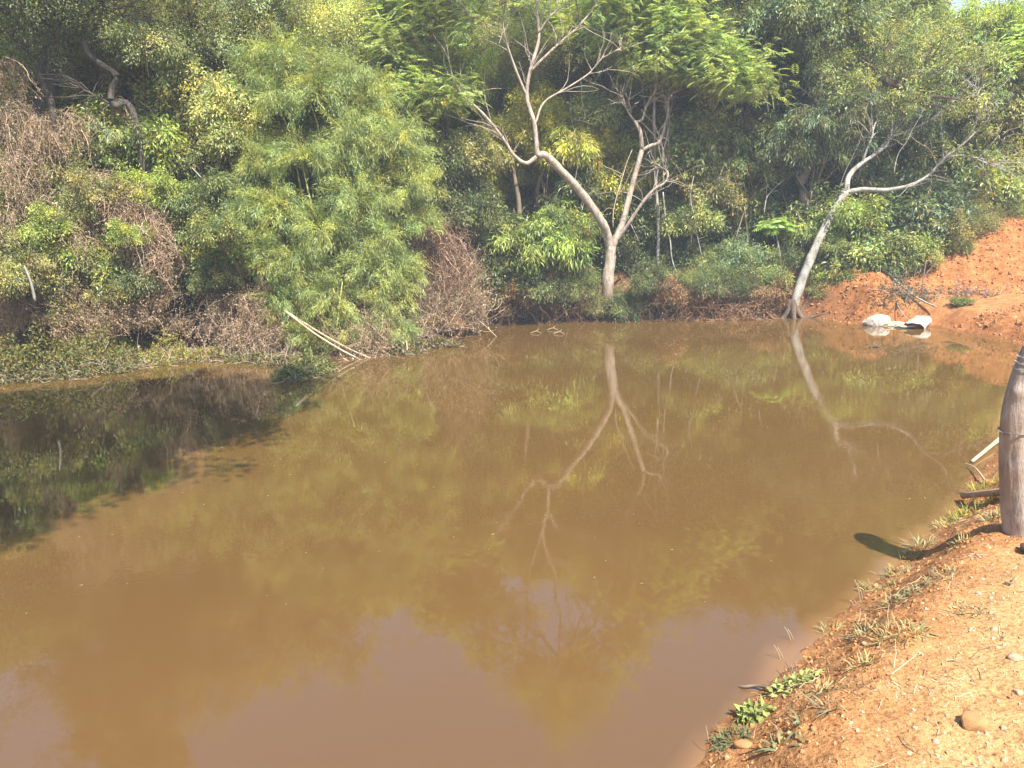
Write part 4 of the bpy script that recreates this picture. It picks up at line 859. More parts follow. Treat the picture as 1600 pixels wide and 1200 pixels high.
# red flower / leaf tuft
def mat_mat(label, blobs, col, seed, name='floating_weeds'):
    """flat mats of small leaves that stand a hand above the water"""
    g = np.random.default_rng(seed); B = np.array([[*at(a, c, .03), rx, ry, hh] for a, c, rx, ry, hh in blobs]); b = B[:, :3].mean(0); b[2] = 0
    t = empty(name, b, label=label, cat='water weeds', group='weed mats along the left shore'); mb = MB()
    for x_, y_, z_, rx, ry, hh in B:
        m = int(9000*rx*ry)+200; a = g.random(m)*6.283; q = g.random(m)**.6; lump = (.8+2.0*np.abs(fbm(x_+np.cos(a)*q*rx, y_+np.sin(a)*q*ry, 1.6, 3, 3)))
        P = np.stack([x_+np.cos(a)*q*rx, y_+np.sin(a)*q*ry, .01+hh*g.random(m)*(1-q**2)*lump*1.6], 1)-b
        Ls = g.uniform(.035, .08, m); V, Q = leafquads(P, g.normal(0, 1, (m, 3))+[0, 0, .5], Ls, Ls*g.uniform(.25, .6, m), g, .15)
        cc = np.clip((1+.3*g.normal(0, 1, (m, 1)))*np.array([[1, 1, 1]]), .2, 2); br = g.random(m) < .38; cc[br] *= np.array([1.5, 1.0, .8]); mb.add(V, Q, 0, np.repeat(cc, 4, 0))
        n = m//14; k = g.integers(0, m, n); W = walk(P[k]*[1, 1, .3], g.normal(0, 1, (n, 3))+[0, 0, .8], g.uniform(.12, .4, n), 6, g, .3, .15); W[..., 2] = np.maximum(W[..., 2], .003)
        V, Q = tubes(W, np.full((n, 6), .0035), 3); mb.add(V, Q, 1, np.repeat(g.uniform(.5, 1.2, (n, 1))*np.ones((1, 3)), 18, 0))
    o = link('foliage', mb.build('weed_mat', [M_GRASS, M_DRY]), t); setcol(o, col)
mat_mat('dark mounded weed bank over the water at the left edge', [(-40, 588, .9, .5, .36), (20, 590, .8, .45, .38), (80, 586, .8, .45, .42), (140, 580, .8, .45, .40), (185, 572, .5, .35, .26)], (.15, .165, .06), 41)  # shadow on this bank is put into its darker leaf colour
mat_mat('sunlit green weed hump between the dark weed bank and the rusty brush', [(120, 560, .6, .4, .46), (160, 556, .6, .35, .42), (90, 552, .6, .4, .40), (195, 556, .4, .35, .28), (40, 556, .8, .45, .36), (-20, 556, .8, .45, .36)], (.25, .29, .07), 42)  # sunlit tone put into the brighter leaf colour
mat_mat('thin brownish weeds at the water before the dark bush', [(265, 555, .42, .3, .30), (290, 560, .5, .3, .12), (230, 568, .5, .25, .12), (330, 556, .6, .3, .12), (220, 552, .5, .3, .2)], (.24, .25, .08), 43)
mat_mat('small bright grass patch standing in the water left of the cane tips', [(480, 583, .38, .28, .22), (455, 588, .3, .2, .12), (505, 578, .22, .18, .10)], (.15, .19, .06), 44)
mat_mat('loose floating weeds under the grey pink tangle', [(400, 560, .6, .25, .07), (440, 565, .5, .25, .07), (360, 555, .6, .3, .08), (620, 550, .5, .2, .08), (680, 540, .5, .2, .1)], (.14, .14, .05), 45)

# flecks of leaf floating on the pond
n = 900; x_ = g.uniform(-9, 7, n) if False else np.random.default_rng(8).uniform(-9, 7.5, n); y_ = np.random.default_rng(9).uniform(4, 17.5, n); k = (sdist(x_, y_) < -.1) & (fbm(x_, y_, .5, 2, 61) > -.05); x_, y_ = x_[k], y_[k]; n = len(x_); gf = np.random.default_rng(10)
V, Q = leafquads(np.stack([x_, y_, np.full(n, .004)], 1), np.stack([gf.normal(0, 1, n), gf.normal(0, 1, n), 0*x_], 1), gf.uniform(.010, .035, n), gf.uniform(.005, .014, n), gf, .1, upmix=6)
o = link('floating_leaf_flecks', mesh('flecks', V, Q, [M_GRASS], None, np.repeat(np.clip(1+.3*gf.normal(0, 1, (n, 1)), .3, 2)*np.ones((1, 3)), 4, 0)), label='tiny dead leaf flecks floating all over the pond', cat='leaf litter', kind='stuff'); setcol(o, (.28, .22, .11))
# floating twigs
for a, c, lab in [(838, 520, 'leftmost little pale twig floating below the forked tree'), (864, 515, 'forked pale twig floating below the forked tree'), (874, 521, 'rightmost little pale twig floating below the forked tree')]:
    p = at(a, c, .012); g = np.random.default_rng(a); P = [p+[-.12, .0, 0], p+[0, .03, .03], p+[.1, -.06, .0]]; single('floating_twig', lab, 'twig', [(np.array(P), .007, .004), (np.array([P[1], P[1]+[.06, .1, .03]]), .005, .003)], M_STRAW, 'twigs floating before the far shore')
p = at(1368, 543, .0); mb = MB(); limb(mb, np.array([[-.10, 0, 0], [0, .02, .018], [.09, 0, .0]]), .022, .012, 7, 4, rough=.25); link('floating_debris', mb.build('debris', [M_DBARK]), None, p, label='small dark lump floating below the white sacks', cat='debris')

# ------------------------------------------------------------------ white sacks
def sackmat():
    m, nt, out = newmat('woven_sack'); tc = N(nt, 'ShaderNodeTexCoord').outputs['Object']
    f = noise(nt, 5, 5, .6, tc); c = ramp(nt, f, [(.30, (.60, .47, .33)), (.48, (.36, .31, .24)), (.55, (.50, .46, .40)), (.75, (.56, .53, .47))])
    c = mix(nt, 1, c, N(nt, 'ShaderNodeAttribute', attribute_name='col').outputs['Color'], 'MULTIPLY')
    wv = N(nt, 'ShaderNodeTexWave'); wv.inputs['Scale'].default_value = 60; nt.links.new(tc, wv.inputs['Vector'])
    p = N(nt, 'ShaderNodeBsdfPrincipled'); sock(nt, p, 'Base Color', c); p.inputs['Roughness'].default_value = .6
    b = bump(nt, wv.outputs[0], .15, .003); b = bump(nt, noise(nt, 14, 3, .5, tc), .6, .03, b); nt.links.new(b, p.inputs['Normal']); nt.links.new(p.outputs[0], out.inputs[0]); return m
M_SACK = sackmat()
def sack(p, L, W, Hh, rz, tilt, label, seed, mouth=False, col=(1, 1, 1), sag=0.0):
    g = np.random.default_rng(seed); nu, nv = 34, 28; u = np.linspace(0, 1, nu); v = np.arange(nv)/nv*2*np.pi
    U, Vv = np.meshgrid(u, v, indexing='ij')
    prof = np.clip(np.sin(np.pi*np.clip(U, .0, 1))**.42, 0, 1) if not mouth else np.clip(1-np.clip((U-.72)/.28, 0, 1)**2, 0, 1)**.5*(.92+.25*(1-U))
    flat = Hh*(prof if not mouth else prof)
    yy = W/2*(prof*.85+.15)*np.sign(np.cos(Vv))*np.abs(np.cos(Vv))**.75
    zz = flat/2*np.sign(np.sin(Vv))*np.abs(np.sin(Vv))**.8*(1-sag*np.sin(np.pi*U))
    xx = (U-.5)*L + .03*np.cos(Vv*2)
    wr = .5*fbm(U.ravel()*3+seed, Vv.ravel()*.9, 1.6, 3, seed).reshape(U.shape)*.10*Hh/.2 + .012*np.sin(U*38+2*np.sin(Vv))*np.exp(-((U-.05)/.12)**2) + .012*np.sin(Vv*9)*(np.exp(-((U-1)/.15)**2)+np.exp(-(U/.15)**2))
    rad = np.sqrt(yy**2+zz**2)+1e-6; yy = yy*(1+wr/rad*.6); zz = zz*(1+wr/rad*.6); zz = np.maximum(zz, -Hh*.38)
    ct, st = math.cos(tilt), math.sin(tilt); X2 = xx*ct-zz*st; Z2 = xx*st+zz*ct
    cz, sz = math.cos(rz), math.sin(rz); V = np.stack([X2*cz-yy*sz, X2*sz+yy*cz, Z2], -1).reshape(-1, 3)
    i = np.arange(nu-1)[:, None]*nv; j = np.arange(nv)[None]; j2 = (j+1) % nv; Q = np.stack([i+j, i+j2, i+nv+j2, i+nv+j], -1).reshape(-1, 4)
    mb = MB(); mb.add(V, Q, 0, col, True); t = empty('white_sack', p, label=label, cat='sack', group='white sacks lying in the shallow water')
    # closed end
    e = [[(nu-1)*nv+a, (nu-1)*nv+a+1, (nu-1)*nv+(nv-2-a), (nu-1)*nv+(nv-1-a)] for a in range(nv//2-1)]
    mb.add(V, e, 0, col)
    if not mouth: mb.add(V, [[nv-1-a, nv-2-a, a+1, a] for a in range(nv//2-1)], 0, col)
    link('sack_cloth', mb.build('sack', [M_SACK]), t)
    if mouth:
        ring = V[:nv]; c = ring.mean(0); inn = c+(ring-c)*.93; deep = c+(ring-c)*.75+(V[nv*8:nv*9].mean(0)-c)*.8
        V2 = np.vstack([inn, deep]); jj = np.arange(nv); Q2 = np.stack([jj, (jj+1) % nv, nv+(jj+1) % nv, nv+jj], 1); m2 = MB(); m2.add(V2, Q2, 0, (.9, .8, .7), True)
        m2.add(deep, [[nv-1-a, nv-2-a, a+1, a] for a in range(nv//2-1)], 0, (.75, .55, .4)); link('sack_mouth', m2.build('mouth', [M_SOILOBJ]), t)
    return t
M_SOILOBJ = colmat('soil_fill', (.40, .17, .07), rough=.95, var=.3, scale=9, bs=.6)
sack(at(1371, 503, .07)+[0, .05, 0], .46, .34, .26, R_(160), R_(-6), 'plump white sack at the left end of the sack row', 1)
sack(at(1395, 506, .03)+[0, 0, 0], .42, .30, .12, R_(10), R_(2), 'flattened cream sack lying between the two plump ones', 2, col=(.95, .88, .72), sag=.3)
sack(at(1413, 509, .03)+[0, -.05, 0], .34, .26, .09, R_(-20), R_(6), 'small crumpled white sack with a dark underside beside the open one', 3, col=(.9, .86, .78), sag=.3)
sack(at(1436, 505, .08)+[0, 0, 0], .46, .32, .22, R_(38), R_(20), 'white open sack showing its mud filled mouth at the right end of the row', 4, mouth=True)

# ------------------------------------------------------------------ fence post with wires
def postmat():
    m, nt, out = newmat('weathered_wood'); tc = N(nt, 'ShaderNodeTexCoord').outputs['Object']
    mp = N(nt, 'ShaderNodeMapping'); mp.inputs['Scale'].default_value = (1, 1, .16); nt.links.new(tc, mp.inputs[0])
    f = noise(nt, 22, 6, .7, mp.outputs[0]); f2 = noise(nt, 5, 4, .6, tc); f3 = noise(nt, 3.5, 4, .6, mp.outputs[0])
    c = ramp(nt, f, [(.3, (.13, .10, .08)), (.46, (.37, .315, .26)), (.7, (.52, .46, .39))]); c = mix(nt, ramp(nt, f2, [(.45, (0, 0, 0)), (.62, (.8, .8, .8))]), c, (.33, .24, .17))
    c = mix(nt, ramp(nt, f3, [(.62, (0, 0, 0)), (.68, (.7, .7, .7))]), c, (.14, .075, .045))
    p = N(nt, 'ShaderNodeBsdfPrincipled'); sock(nt, p, 'Base Color', c); p.inputs['Roughness'].default_value = .8; p.inputs['Specular IOR Level'].default_value = .25
    b = bump(nt, f, 1.0, .02); b = bump(nt, f2, .4, .03, b); nt.links.new(b, p.inputs['Normal']); nt.links.new(p.outputs[0], out.inputs[0]); return m
M_POST = postmat()
def metal(name, c, r=.5):
    m, nt, out = newmat(name); tc = N(nt, 'ShaderNodeTexCoord').outputs['Object']
    p = N(nt, 'ShaderNodeBsdfPrincipled'); sock(nt, p, 'Base Color', ramp(nt, noise(nt, 30, 3, .6, tc), [(.35, tuple(v*.5 for v in c)), (.65, c)])); p.inputs['Metallic'].default_value = .6; p.inputs['Roughness'].default_value = r
    nt.links.new(p.outputs[0], out.inputs[0]); return m
M_WIRE = metal('rusty_wire', (.30, .24, .20)); M_WIREP = metal('pale_wire', (.55, .52, .5), .35)
PY = 4.25
pc = [(1597, 838, .112), (1594, 800, .108), (1590, 740, .105), (1590, 690, .104), (1594, 640, .103), (1606, 590, .100), (1621, 550, .096), (1625, 540, .094)]
PP = np.array([atY(a, c, PY-.06*(838-c)/320) for a, c, r in pc]); pr = np.array([r*(.92-.08*(838-c)/320) for a, c, r in pc])
pb = PP[0].copy(); pb[2] = gz(pb[0], pb[1]); post = empty('fence_post', pb, label='thick weathered wooden fence post on the near bank at the right edge', cat='post')
S = spline(np.vstack([PP[:1]-[0, 0, .35], PP]), 9); n = len(S); rad = np.interp(S[:, 2], PP[:, 2], pr); sd = 40; th = np.arange(sd)/sd*2*np.pi
g = np.random.default_rng(2); ZZ, TH = np.meshgrid(S[:, 2], th, indexing='ij')
rr_ = rad[:, None]*(1+.05*fbm((np.cos(TH)*2+ZZ*.6).ravel(), (np.sin(TH)*2+ZZ*.5).ravel(), 1.3, 3, 8).reshape(TH.shape)+.02*fbm((np.cos(TH)*8).ravel(), (np.sin(TH)*8+ZZ*2).ravel(), 1.1, 2, 9).reshape(TH.shape))
kn = atY(1576, 607, PY); rr_ = rr_+.022*np.exp(-(((ZZ-kn[2])/.035)**2+((np.angle(np.exp(1j*(TH-R_(215)))))/.30)**2))
rr_ = rr_ - .010*np.exp(-((np.angle(np.exp(1j*(TH-R_(262+0)))))/.05)**2)*(1-sstep(pb[2], pb[2]+.22, ZZ)) - .006*np.exp(-((np.angle(np.exp(1j*(TH-R_(235)-.2*np.sin(ZZ*6)))))/.035)**2)*sstep(pb[2]+.2, pb[2]+.4, ZZ)
V = np.stack([S[:, 0:1]+rr_*np.cos(TH), S[:, 1:2]+rr_*np.sin(TH), ZZ], -1).reshape(-1, 3)
i = np.arange(n-1)[:, None]*sd; j = np.arange(sd)[None]; j2 = (j+1) % sd; Q = np.stack([i+j, i+j2, i+sd+j2, i+sd+j], -1).reshape(-1, 4)
V = np.vstack([V, S[-1:]+[0, 0, .015]]); e = len(V)-1; Q = np.vstack([Q, [[(n-1)*sd+a, (n-1)*sd+a+1, (n-1)*sd+(a+2) % sd, e] for a in range(0, sd, 2)]])
mb = MB(); mb.add(V-pb, Q, 0, (1, 1, 1), True); link('post_body', mb.build('post_body', [M_POST]), post)
def wire(row, mat, label, tail=True, tilt=0.0, r=.0022, barb=False):
    c = atY(1600, row, PY); k = int(np.argmin(np.abs(S[:, 2]-c[2]))); ctr = S[k]; R1 = rad[k]+.006; a = np.linspace(R_(20), R_(20)-2*np.pi*1.02, 40)
    P = np.stack([ctr[0]+R1*np.cos(a), ctr[1]+R1*np.sin(a), ctr[2]+tilt*np.cos(a)+.004*np.sin(a*3)], 1)
    far = np.array([[ctr[0]+R1+1.6*q, ctr[1]-1.9*q, ctr[2]+.02-.12*q*(1-q)] for q in (1, .7, .4, .15)]); P = np.vstack([far, P])
    mb = MB(); limb(mb, P-ctr, r, r, 5, 2, rough=0)
    if tail: L0 = ctr+[-R1-.0, -.02, .0]; mb2 = limb(mb, np.array([L0, L0+[-.025, -.02, .010], L0+[-.045, -.01, .022]])-ctr, r*.8, r*.5, 5, 3, rough=0)
    if barb:
        for q in np.linspace(0, len(P)-1, 7).astype(int): p_ = P[q]-ctr; limb(mb, np.array([p_+[-.008, -.006, -.012], p_, p_+[.008, -.006, .012]]), r*.7, r*.4, 4, 2, rough=0)
    link('fence_wire', mb.build('wire', [mat]), None, ctr, label=label, cat='wire', group='wires tied round the fence post')
wire(556, M_WIREP, 'topmost pale wire tied round the fence post'); wire(565, M_WIREP, 'second pale wire round the fence post, with a twisted end', tilt=.004); wire(573, M_WIREP, 'third pale wire close under the second on the fence post', tail=False)
wire(670, M_WIRE, 'lowest dark rusty wire round the fence post, below the knot', tail=True, tilt=-.006, r=.0035, barb=True)

# ------------------------------------------------------------------ near bank: sticks, stones, weeds
def gp(a, c, dz=0.0): p = atg(a, c, .3); p[2] = gz(p[0], p[1])+dz; return p
single('stick', 'pale peeled stick sticking out over the water left of the fence post', 'stick', [(np.array([gp(1592, 668, .05), gp(1560, 695, .05), [*at(1519, 721, .02)]]), .028, .014)], M_STRAW, 'sticks beside the fence post', sides=8)
single('stick', 'brown cut pole lying on the grass behind the fence post foot', 'stick', [(np.array([gp(1600, 778, .05), gp(1560, 780, .05), gp(1504, 784, .045)]), .030, .024)], colmat('peeled_pole', (.42, .27, .17), var=.25, scale=9, bs=.3), 'sticks beside the fence post', sides=10)
single('stick', 'thin crooked yellow twig at the water between peeled stick and pole', 'stick', [(np.array([gp(1540, 758, .03), gp(1522, 738, .05), [*at(1506, 724, .03)]]), .008, .004)], M_STRAW, 'sticks beside the fence post')
single('stick', 'dark knotted stick reaching from the bank into the water at the bottom', 'stick', [(np.array([gp(1212, 1082, .02), gp(1185, 1078, .03), [*at(1160, 1073, .008)], [*at(1140, 1069, -.03)]]), .010, .005)], M_TWIG)
single('dry_twig', 'curved pale twig lying on the bare soil of the bank slope', 'stick', [(np.array([gp(1392, 1060, .012), gp(1412, 1045, .02), gp(1432, 1028, .012)]), .0035, .002)], M_STRAW)
single('dry_twig', 'short dark twig curled on the path below the fence post', 'stick', [(np.array([gp(1570, 912, .01), gp(1580, 914, .02), gp(1584, 907, .015)]), .006, .004)], M_TWIG)
for a, c, h_, lab in [(1238, 1000, .12, 'upper pair of thin dry stalks rising from the water edge'), (1222, 1030, .12, 'lower trio of thin dry stalks rising from the water edge'), (1345, 945, .16, 'thin stalks at the water edge left of the seedlings')]:
    p = gp(a, c); single('dry_stalk', lab, 'stalk', [(np.array([p, p+[-.02, 0, h_*.6], p+[-.045, 0, h_]]), .0025, .0015), (np.array([p+[.02, .01, 0], p+[0, .01, h_*.5], p+[-.02, .02, h_*.8]]), .0025, .0012)], M_STRAW, 'dry stalks at the near water edge')

M_STONE = colmat('quartz_stone', (.40, .29, .20), rough=.9, var=.3, scale=12, bs=.5, dark=(.28, .15, .07))
M_CLOD = colmat('clay_lump', (.40, .22, .09), rough=.95, var=.25, scale=16, bs=.6)
M_DLUMP = colmat('dark_lump', (.10, .065, .075), rough=.6, var=.5, scale=25, bs=.4)
def rock_me(seed, mat, sq=.7, ang=.35):
    import bmesh
    bm = bmesh.new(); bmesh.ops.create_icosphere(bm, subdivisions=3, radius=1); g = np.random.default_rng(seed); PL = [(norm(g.normal(0, 1, (1, 3)))[0], g.uniform(.55, .9)) for _ in range(9)]
    for v in bm.verts:
        p = np.array(v.co)
        for nn, dd_ in PL:
            q = p@nn
            if q > dd_: p = p-nn*(q-dd_)*.85
        p = p*(1+.06*math.sin(p[0]*5+seed)+.05*math.sin(p[1]*7+p[2]*4)); v.co = (p[0], p[1]*.85, p[2]*sq)
    me = bpy.data.meshes.new('rock'); bm.to_mesh(me); bm.free(); me.materials.append(mat)
    a = me.color_attributes.new('col', 'FLOAT_COLOR', 'POINT'); a.data.foreach_set('color', np.ones(len(me.vertices)*4, np.float32))
    me.polygons.foreach_set('use_smooth', np.ones(len(me.polygons), bool)); return me
RK = [rock_me(s_, M_STONE) for s_ in (1, 2, 3)]; RC = [rock_me(s_, M_CLOD, .6) for s_ in (4, 5)]; RD = rock_me(6, M_DLUMP, .6)
def rock(a, c, wpx, me, lab, name='stone', group='stones on the near path', zs=1., sink=.55):
    wpx *= .8 if name == 'stone' else 1
    p = gp(a, c); dist = np.linalg.norm(p-[0, 0, H]); r = wpx/2*dist/F; o = link(name, me, None, (p[0], p[1], p[2]+r*(.6-sink)), label=lab, cat='stone' if name == 'stone' else 'clod', group=group); o.scale = (r, r, r*zs); o.rotation_euler = (random.uniform(-.3, .3), random.uniform(-.3, .3), random.uniform(0, 6)); return o
rock(1586, 1030, 24, RK[0], 'largest pale stone on the path at the right edge')
rock(1554, 986, 14, RK[1], 'white pebble on the path above the largest pale stone')
rock(1528, 928, 12, RK[2], 'white pebble on the path farthest up toward the post')
rock(1590, 1082, 18, RK[1], 'pale stone at the right edge under the largest one')
rock(1567, 1137, 14, RK[0], 'pale pebble near the bottom right beside the buried clay stone')
rock(1570, 1187, 13, RK[2], 'pale pebble at the very bottom of the path')
rock(1351, 1009, 12, RK[2], 'small pale pebble among the weeds on the bank slope')
rock(1463, 1160, 14, RK[1], 'pale pebble at the bottom on the bank edge')
rock(1519, 1135, 36, RC[0], 'rounded orange clay stone half buried in the path near the bottom', name='clay_stone', group='clay stones on the near bank', zs=1.2, sink=.35)
rock(1162, 1168, 30, RC[1], 'orange clay lump at the lower water edge among weeds', name='clay_stone', group='clay stones on the near bank')
rock(1609, 862, 34, RD, 'dark purplish stone cut by the right edge below the fence post', group=None, zs=1.2, sink=.1)  # shoe-like dark thing given a stone shape

# gravel and clods nobody could count
g = np.random.default_rng(77); 
def scatter(n, fx, fy, size, cols, keep, name, label, mat=None, flat=.65):
    x_ = g.uniform(*fx, n); y_ = g.uniform(*fy, n); d_ = sdist(x_, y_); k = keep(x_, y_, d_); x_, y_, d_ = x_[k], y_[k], d_[k]; n = len(x_); z_ = height(x_, y_, True)
    s_ = size[0]*(size[1]/size[0])**(g.random(n)**2.2)
    oc = np.array([[1, 0, 0], [0, 1, 0], [-1, 0, 0], [0, -1, 0], [.7, .7, .8], [-.7, .7, .8], [-.7, -.7, .8], [.7, -.7, .8]], float)
    oc = np.vstack([oc[:4]*[1, 1, 0]+[0, 0, -.4], np.array([[.62, .1, .7], [.1, .62, .7], [-.6, .05, .7], [0, -.6, .7]])])
    an = g.random(n)*6.28; ca, sa = np.cos(an), np.sin(an); V = np.empty((n, 8, 3)); J = oc[None]+g.normal(0, .18, (n, 8, 3)); J[..., 2] *= flat
    V[..., 0] = (J[..., 0]*ca[:, None]-J[..., 1]*sa[:, None])*s_[:, None]+x_[:, None]; V[..., 1] = (J[..., 0]*sa[:, None]+J[..., 1]*ca[:, None])*s_[:, None]+y_[:, None]; V[..., 2] = J[..., 2]*s_[:, None]+z_[:, None]+s_[:, None]*.15
    f = np.array([[4, 5, 6, 7], [0, 1, 5, 4], [1, 2, 6, 5], [2, 3, 7, 6], [3, 0, 4, 7]]); Q = (np.arange(n)[:, None, None]*8+f[None]).reshape(-1, 4)
    cc = np.array(cols)[g.integers(0, len(cols), n)]*(1+.15*g.normal(0, 1, (n, 1))); me = mesh(name, V.reshape(-1, 3), Q, [mat], None, np.repeat(np.clip(cc, .1, 2), 8, 0), False)
    link(name, me, label=label, cat=name.replace('_', ' '), kind='stuff')
M_CR = colmat('crumb_soil', (.36, .16, .06), rough=.95, var=.3, scale=20, bs=.4); M_GRIT = colmat('grit', (.44, .29, .17), rough=.9, var=.3, scale=20, bs=.3)
fall = lambda x_, y_: g.random(len(x_)) < np.clip((3.2/np.hypot(x_, y_))**1.5, 0, 1)
scatter(60000, (.6, 7), (2.2, 10), (.003, .015), [(1, 1, 1), (.85, .8, .75), (1.3, 1.4, 1.6)], lambda a, b, d_: (d_ > .01) & (d_ < .75+.5*fbm(a, b, 2, 2, 4)) & fall(a, b), 'soil_crumbs', 'orange soil crumbs strewn over the near bank slope', M_CR)
scatter(26000, (.9, 6), (2.2, 8), (.003, .012), [(1, 1, 1), (1.1, 1.15, 1.2), (.75, .6, .5)], lambda a, b, d_: (d_ > .5) & fall(a, b), 'gravel', 'fine pale gravel on the near path', M_GRIT)
scatter(9000, (6, 13), (11.5, 17.5), (.012, .05), [(1, 1, 1), (.8, .7, .65), (1.1, 1.1, 1.2)], lambda a, b, d_: (d_ > .02) & ((b < 14.0) | (b > 15.2)) & (a > 6.2), 'clay_rubble', 'red clay rubble over the far bank and cut slope', M_CR)
# dry grass litter
n = 3200; x_ = g.uniform(.6, 5.5, n); y_ = g.uniform(2.3, 8, n); d_ = sdist(x_, y_); k = (d_ > .02) & (d_ < .95) & (fbm(x_, y_, 2.2, 2, 14) > -.12) & fall(x_, y_); x_, y_ = x_[k], y_[k]; n = len(x_)
P0 = np.stack([x_, y_, height(x_, y_, True)+.006], 1); W = walk(P0, g.normal(0, 1, (n, 3))*[1, 1, .15]+[0, 0, .12], g.uniform(.03, .13, n), 5, g, .35, .02); W[..., 2] = np.maximum(W[..., 2], height(W[..., 0].ravel(), W[..., 1].ravel(), True).reshape(W.shape[:2])+.002)
V, Q = tubes(W, np.full((n, 5), .0012)*g.uniform(.6, 1.6, (n, 1)), 3); mb = MB(); mb.add(V, Q, 0, np.repeat(g.uniform(.6, 1.25, (n, 1))*np.ones((1, 3)), 15, 0)); link('dry_grass_litter', mb.build('litter', [M_STRAW]), label='short dead grass stalks littering the near bank', cat='dry grass', kind='stuff')

def tuft(a, c, wpx, nb, hgt, lab, col, kind='grass', wide=.006, group='weeds on the near bank'):
    p = gp(a, c); dist = np.linalg.norm(p-[0, 0, H]); r = wpx/2*dist/F; q = np.random.default_rng(int(a*7+c)); b = p.copy(); t = MB()
    if kind == 'grass':
        an = q.random(nb)*6.283; rd = r*.75*q.random(nb)**.5; P0 = np.stack([np.cos(an)*rd, np.sin(an)*rd, 0*an], 1); P0[:, 2] = height(P0[:, 0]+b[0], P0[:, 1]+b[1], True)-b[2]
        D = np.stack([np.cos(an)*.6, np.sin(an)*.6, .8+0*an], 1)+q.normal(0, .4, (nb, 3)); W = walk(P0, D, hgt*q.uniform(.5, 1.2, nb), 6, q, .14, .22)
        T = norm(np.gradient(W, axis=1)); Sd = norm(np.cross(T, [0, 0, 1.])); wd = wide*np.array([.7, 1, 1, .85, .6, .1])[None, :, None]*q.uniform(.6, 1.4, (nb, 1, 1))
        V = np.stack([W-Sd*wd/2, W+Sd*wd/2], 2).reshape(-1, 3); i = (np.arange(nb)*12)[:, None]+np.arange(5)[None]*2; Q = np.stack([i, i+1, i+3, i+2], -1).reshape(-1, 4)
        cc = (1+.2*q.normal(0, 1, (nb, 1)))*np.where(q.random((nb, 1)) < .3, np.array([[1.9, 1.25, 1.0]]), np.array([[1, 1, 1.]])); t.add(V, Q, 0, np.repeat(np.clip(cc, .2, 2.4), 12, 0))
    else:
        an = q.random(nb)*6.283; rd = r*q.random(nb)**.6; P0 = np.stack([np.cos(an)*rd, np.sin(an)*rd, 0*an], 1); P0[:, 2] = height(P0[:, 0]+b[0], P0[:, 1]+b[1], True)-b[2]+hgt*q.random(nb)*(1-.6*rd/r)
        Ls = q.uniform(.6, 1.2, nb)*wide*6; V, Q = leafquads(P0, np.stack([np.cos(an), np.sin(an), .4+0*an], 1)+q.normal(0, .5, (nb, 3)), Ls, Ls*.55, q, .15, upmix=1.6); cc = (1+.18*q.normal(0, 1, (nb, 1)))*np.ones((1, 3)); t.add(V, Q, 0, np.repeat(np.clip(cc, .3, 2), 4, 0))
        ns = max(4, nb//8); W = walk(np.zeros((ns, 3)), q.normal(0, 1, (ns, 3))+[0, 0, .8], np.full(ns, r), 5, q, .2, .1); V, Q = tubes(W, np.full((ns, 5), .002), 3); t.add(V, Q, 1, (1, 1, 1))
    o = link('weed' if kind != 'grass' else 'grass_tuft', t.build('weed', [M_GRASS, M_TWIG]), None, b, label=lab, cat='weed' if kind != 'grass' else 'grass', group=group); setcol(o, col)
GR = (.21, .22, .05); GY = (.27, .25, .11); GP = (.24, .25, .13)
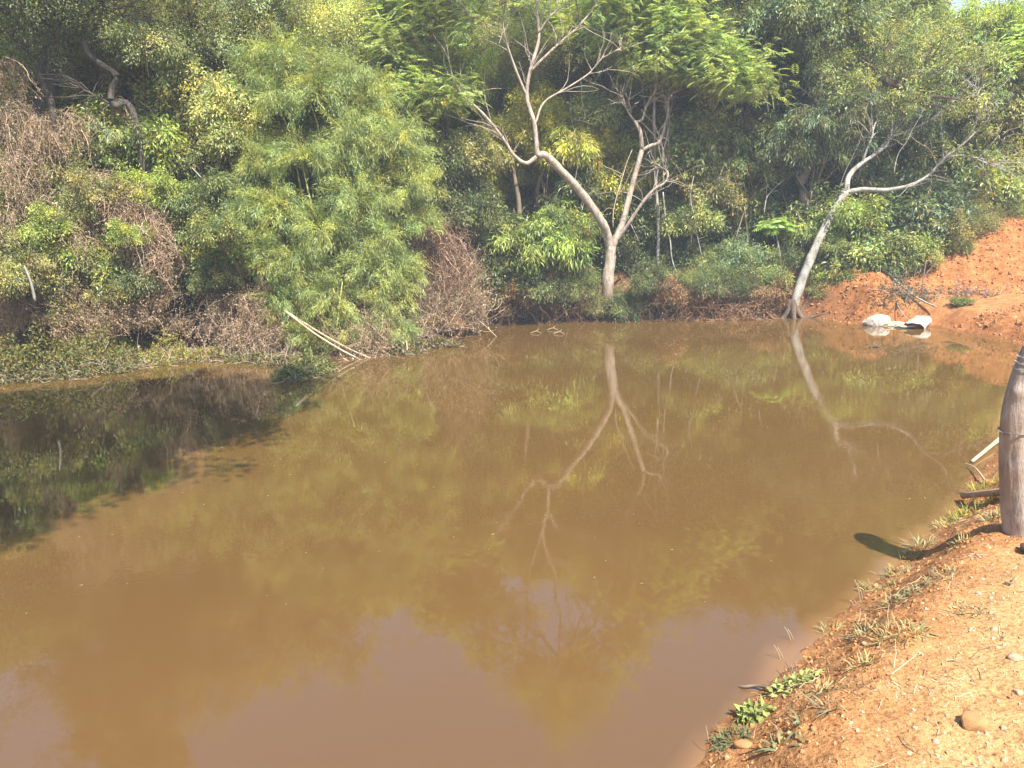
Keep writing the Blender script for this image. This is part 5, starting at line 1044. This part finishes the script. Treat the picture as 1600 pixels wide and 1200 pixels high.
for args in [
    (1545, 762, 70, 170, .11, 'thick green grass tuft behind the brown pole beside the post', GR), (1520, 800, 80, 190, .10, 'green grass tuft just below the brown pole', GR), (1562, 806, 50, 110, .08, 'grass tuft between the pole and the post foot', GP),
    (1480, 822, 46, 70, .08, 'sparse pale grass where the slope meets the water below the pole', GY), (1440, 852, 46, 70, .09, 'thin grass leaning over the water beside the post shadow', GP), (1420, 872, 36, 45, .08, 'small dark green grass tuft at the water edge beyond the slope', GR),
    (1398, 898, 50, 60, .07, 'yellowish grass at the water edge below the dark green tuft', GY), (1365, 925, 40, 45, .08, 'small yellow grass clump on the edge where the shore bends', GY), (1400, 940, 40, 40, .09, 'upright seedlings of grass in the middle of the slope', GP),
    (1405, 990, 90, 130, .07, 'wide pale flattened grass patch in the middle of the bank slope', GY), (1470, 900, 60, 60, .06, 'pale flat grass on the upper slope under the post', GP), (1515, 955, 60, 60, .04, 'faint flat grass near the path top', GP),
    (1145, 1158, 60, 110, .07, 'dark fine grass tuft hanging over the lower water edge', (.12, .15, .075)), (1395, 915, 30, 24, .07, 'little grass sprig just above the pale patch', GP), (1350, 990, 44, 40, .08, 'thin sprigs left of the pale flattened patch', GP), (1500, 850, 40, 40, .05, 'sparse grass left of the post shadow', GY), (1300, 985, 40, 36, .07, 'thin straw coloured grass on the water edge above the round leaved weed', GY),
    (1350, 1040, 40, 34, .06, 'sparse sprigs on the shaded slope below the pebble', GY), (1290, 1080, 44, 34, .08, 'few pale blades between the round leaved weed and the slope', GY), (1430, 925, 60, 60, .05, 'straggling grass over the crest of the slope', GP)]:
    tuft(*args)
tuft(1240, 1072, 66, 170, .05, 'round leaved light green weed at the water edge near the bottom', (.30, .32, .11), 'leaf', .006)
tuft(1178, 1120, 42, 60, .06, 'bright weed with upright leaves between the two lower grass tufts', (.26, .30, .09), 'leaf', .009)
tuft(1222, 1165, 50, 20, .09, 'broad bladed grass plant near the bottom edge', (.20, .22, .11), 'grass', .013)
tuft(1258, 1130, 34, 10, .08, 'small broad bladed plant right of the larger one near the bottom', (.22, .24, .13), 'grass', .010)
tuft(1180, 1122, 30, 8, .08, 'pale broad blades rising out of the bright weed', (.24, .25, .13), 'grass', .010)
tuft(1292, 1108, 34, 8, .11, 'pale single blade plant on the lower slope', (.24, .24, .13), 'grass', .008)


# ------------------------------------------------------------------ haze volume added to stand in for lens veil
mh, nt, out = newmat('veil_haze'); v = N(nt, 'ShaderNodeVolumePrincipled'); v.inputs['Color'].default_value = (.82, .90, 1, 1); v.inputs['Density'].default_value = .0030; v.inputs['Anisotropy'].default_value = .0
nt.links.new(v.outputs[0], out.inputs['Volume'])
x0, x1, y0, y1, z0, z1 = -142, 147, -62, 182, -2.3, 24
Vb = [(x0, y0, z0), (x1, y0, z0), (x1, y1, z0), (x0, y1, z0), (x0, y0, z1), (x1, y0, z1), (x1, y1, z1), (x0, y1, z1)]
link('haze', mesh('haze', Vb, [[0, 3, 2, 1], [4, 5, 6, 7], [0, 1, 5, 4], [1, 2, 6, 5], [2, 3, 7, 6], [3, 0, 4, 7]], [mh]), kind='stuff', label='thin bright haze in the air over the pond', cat='haze')
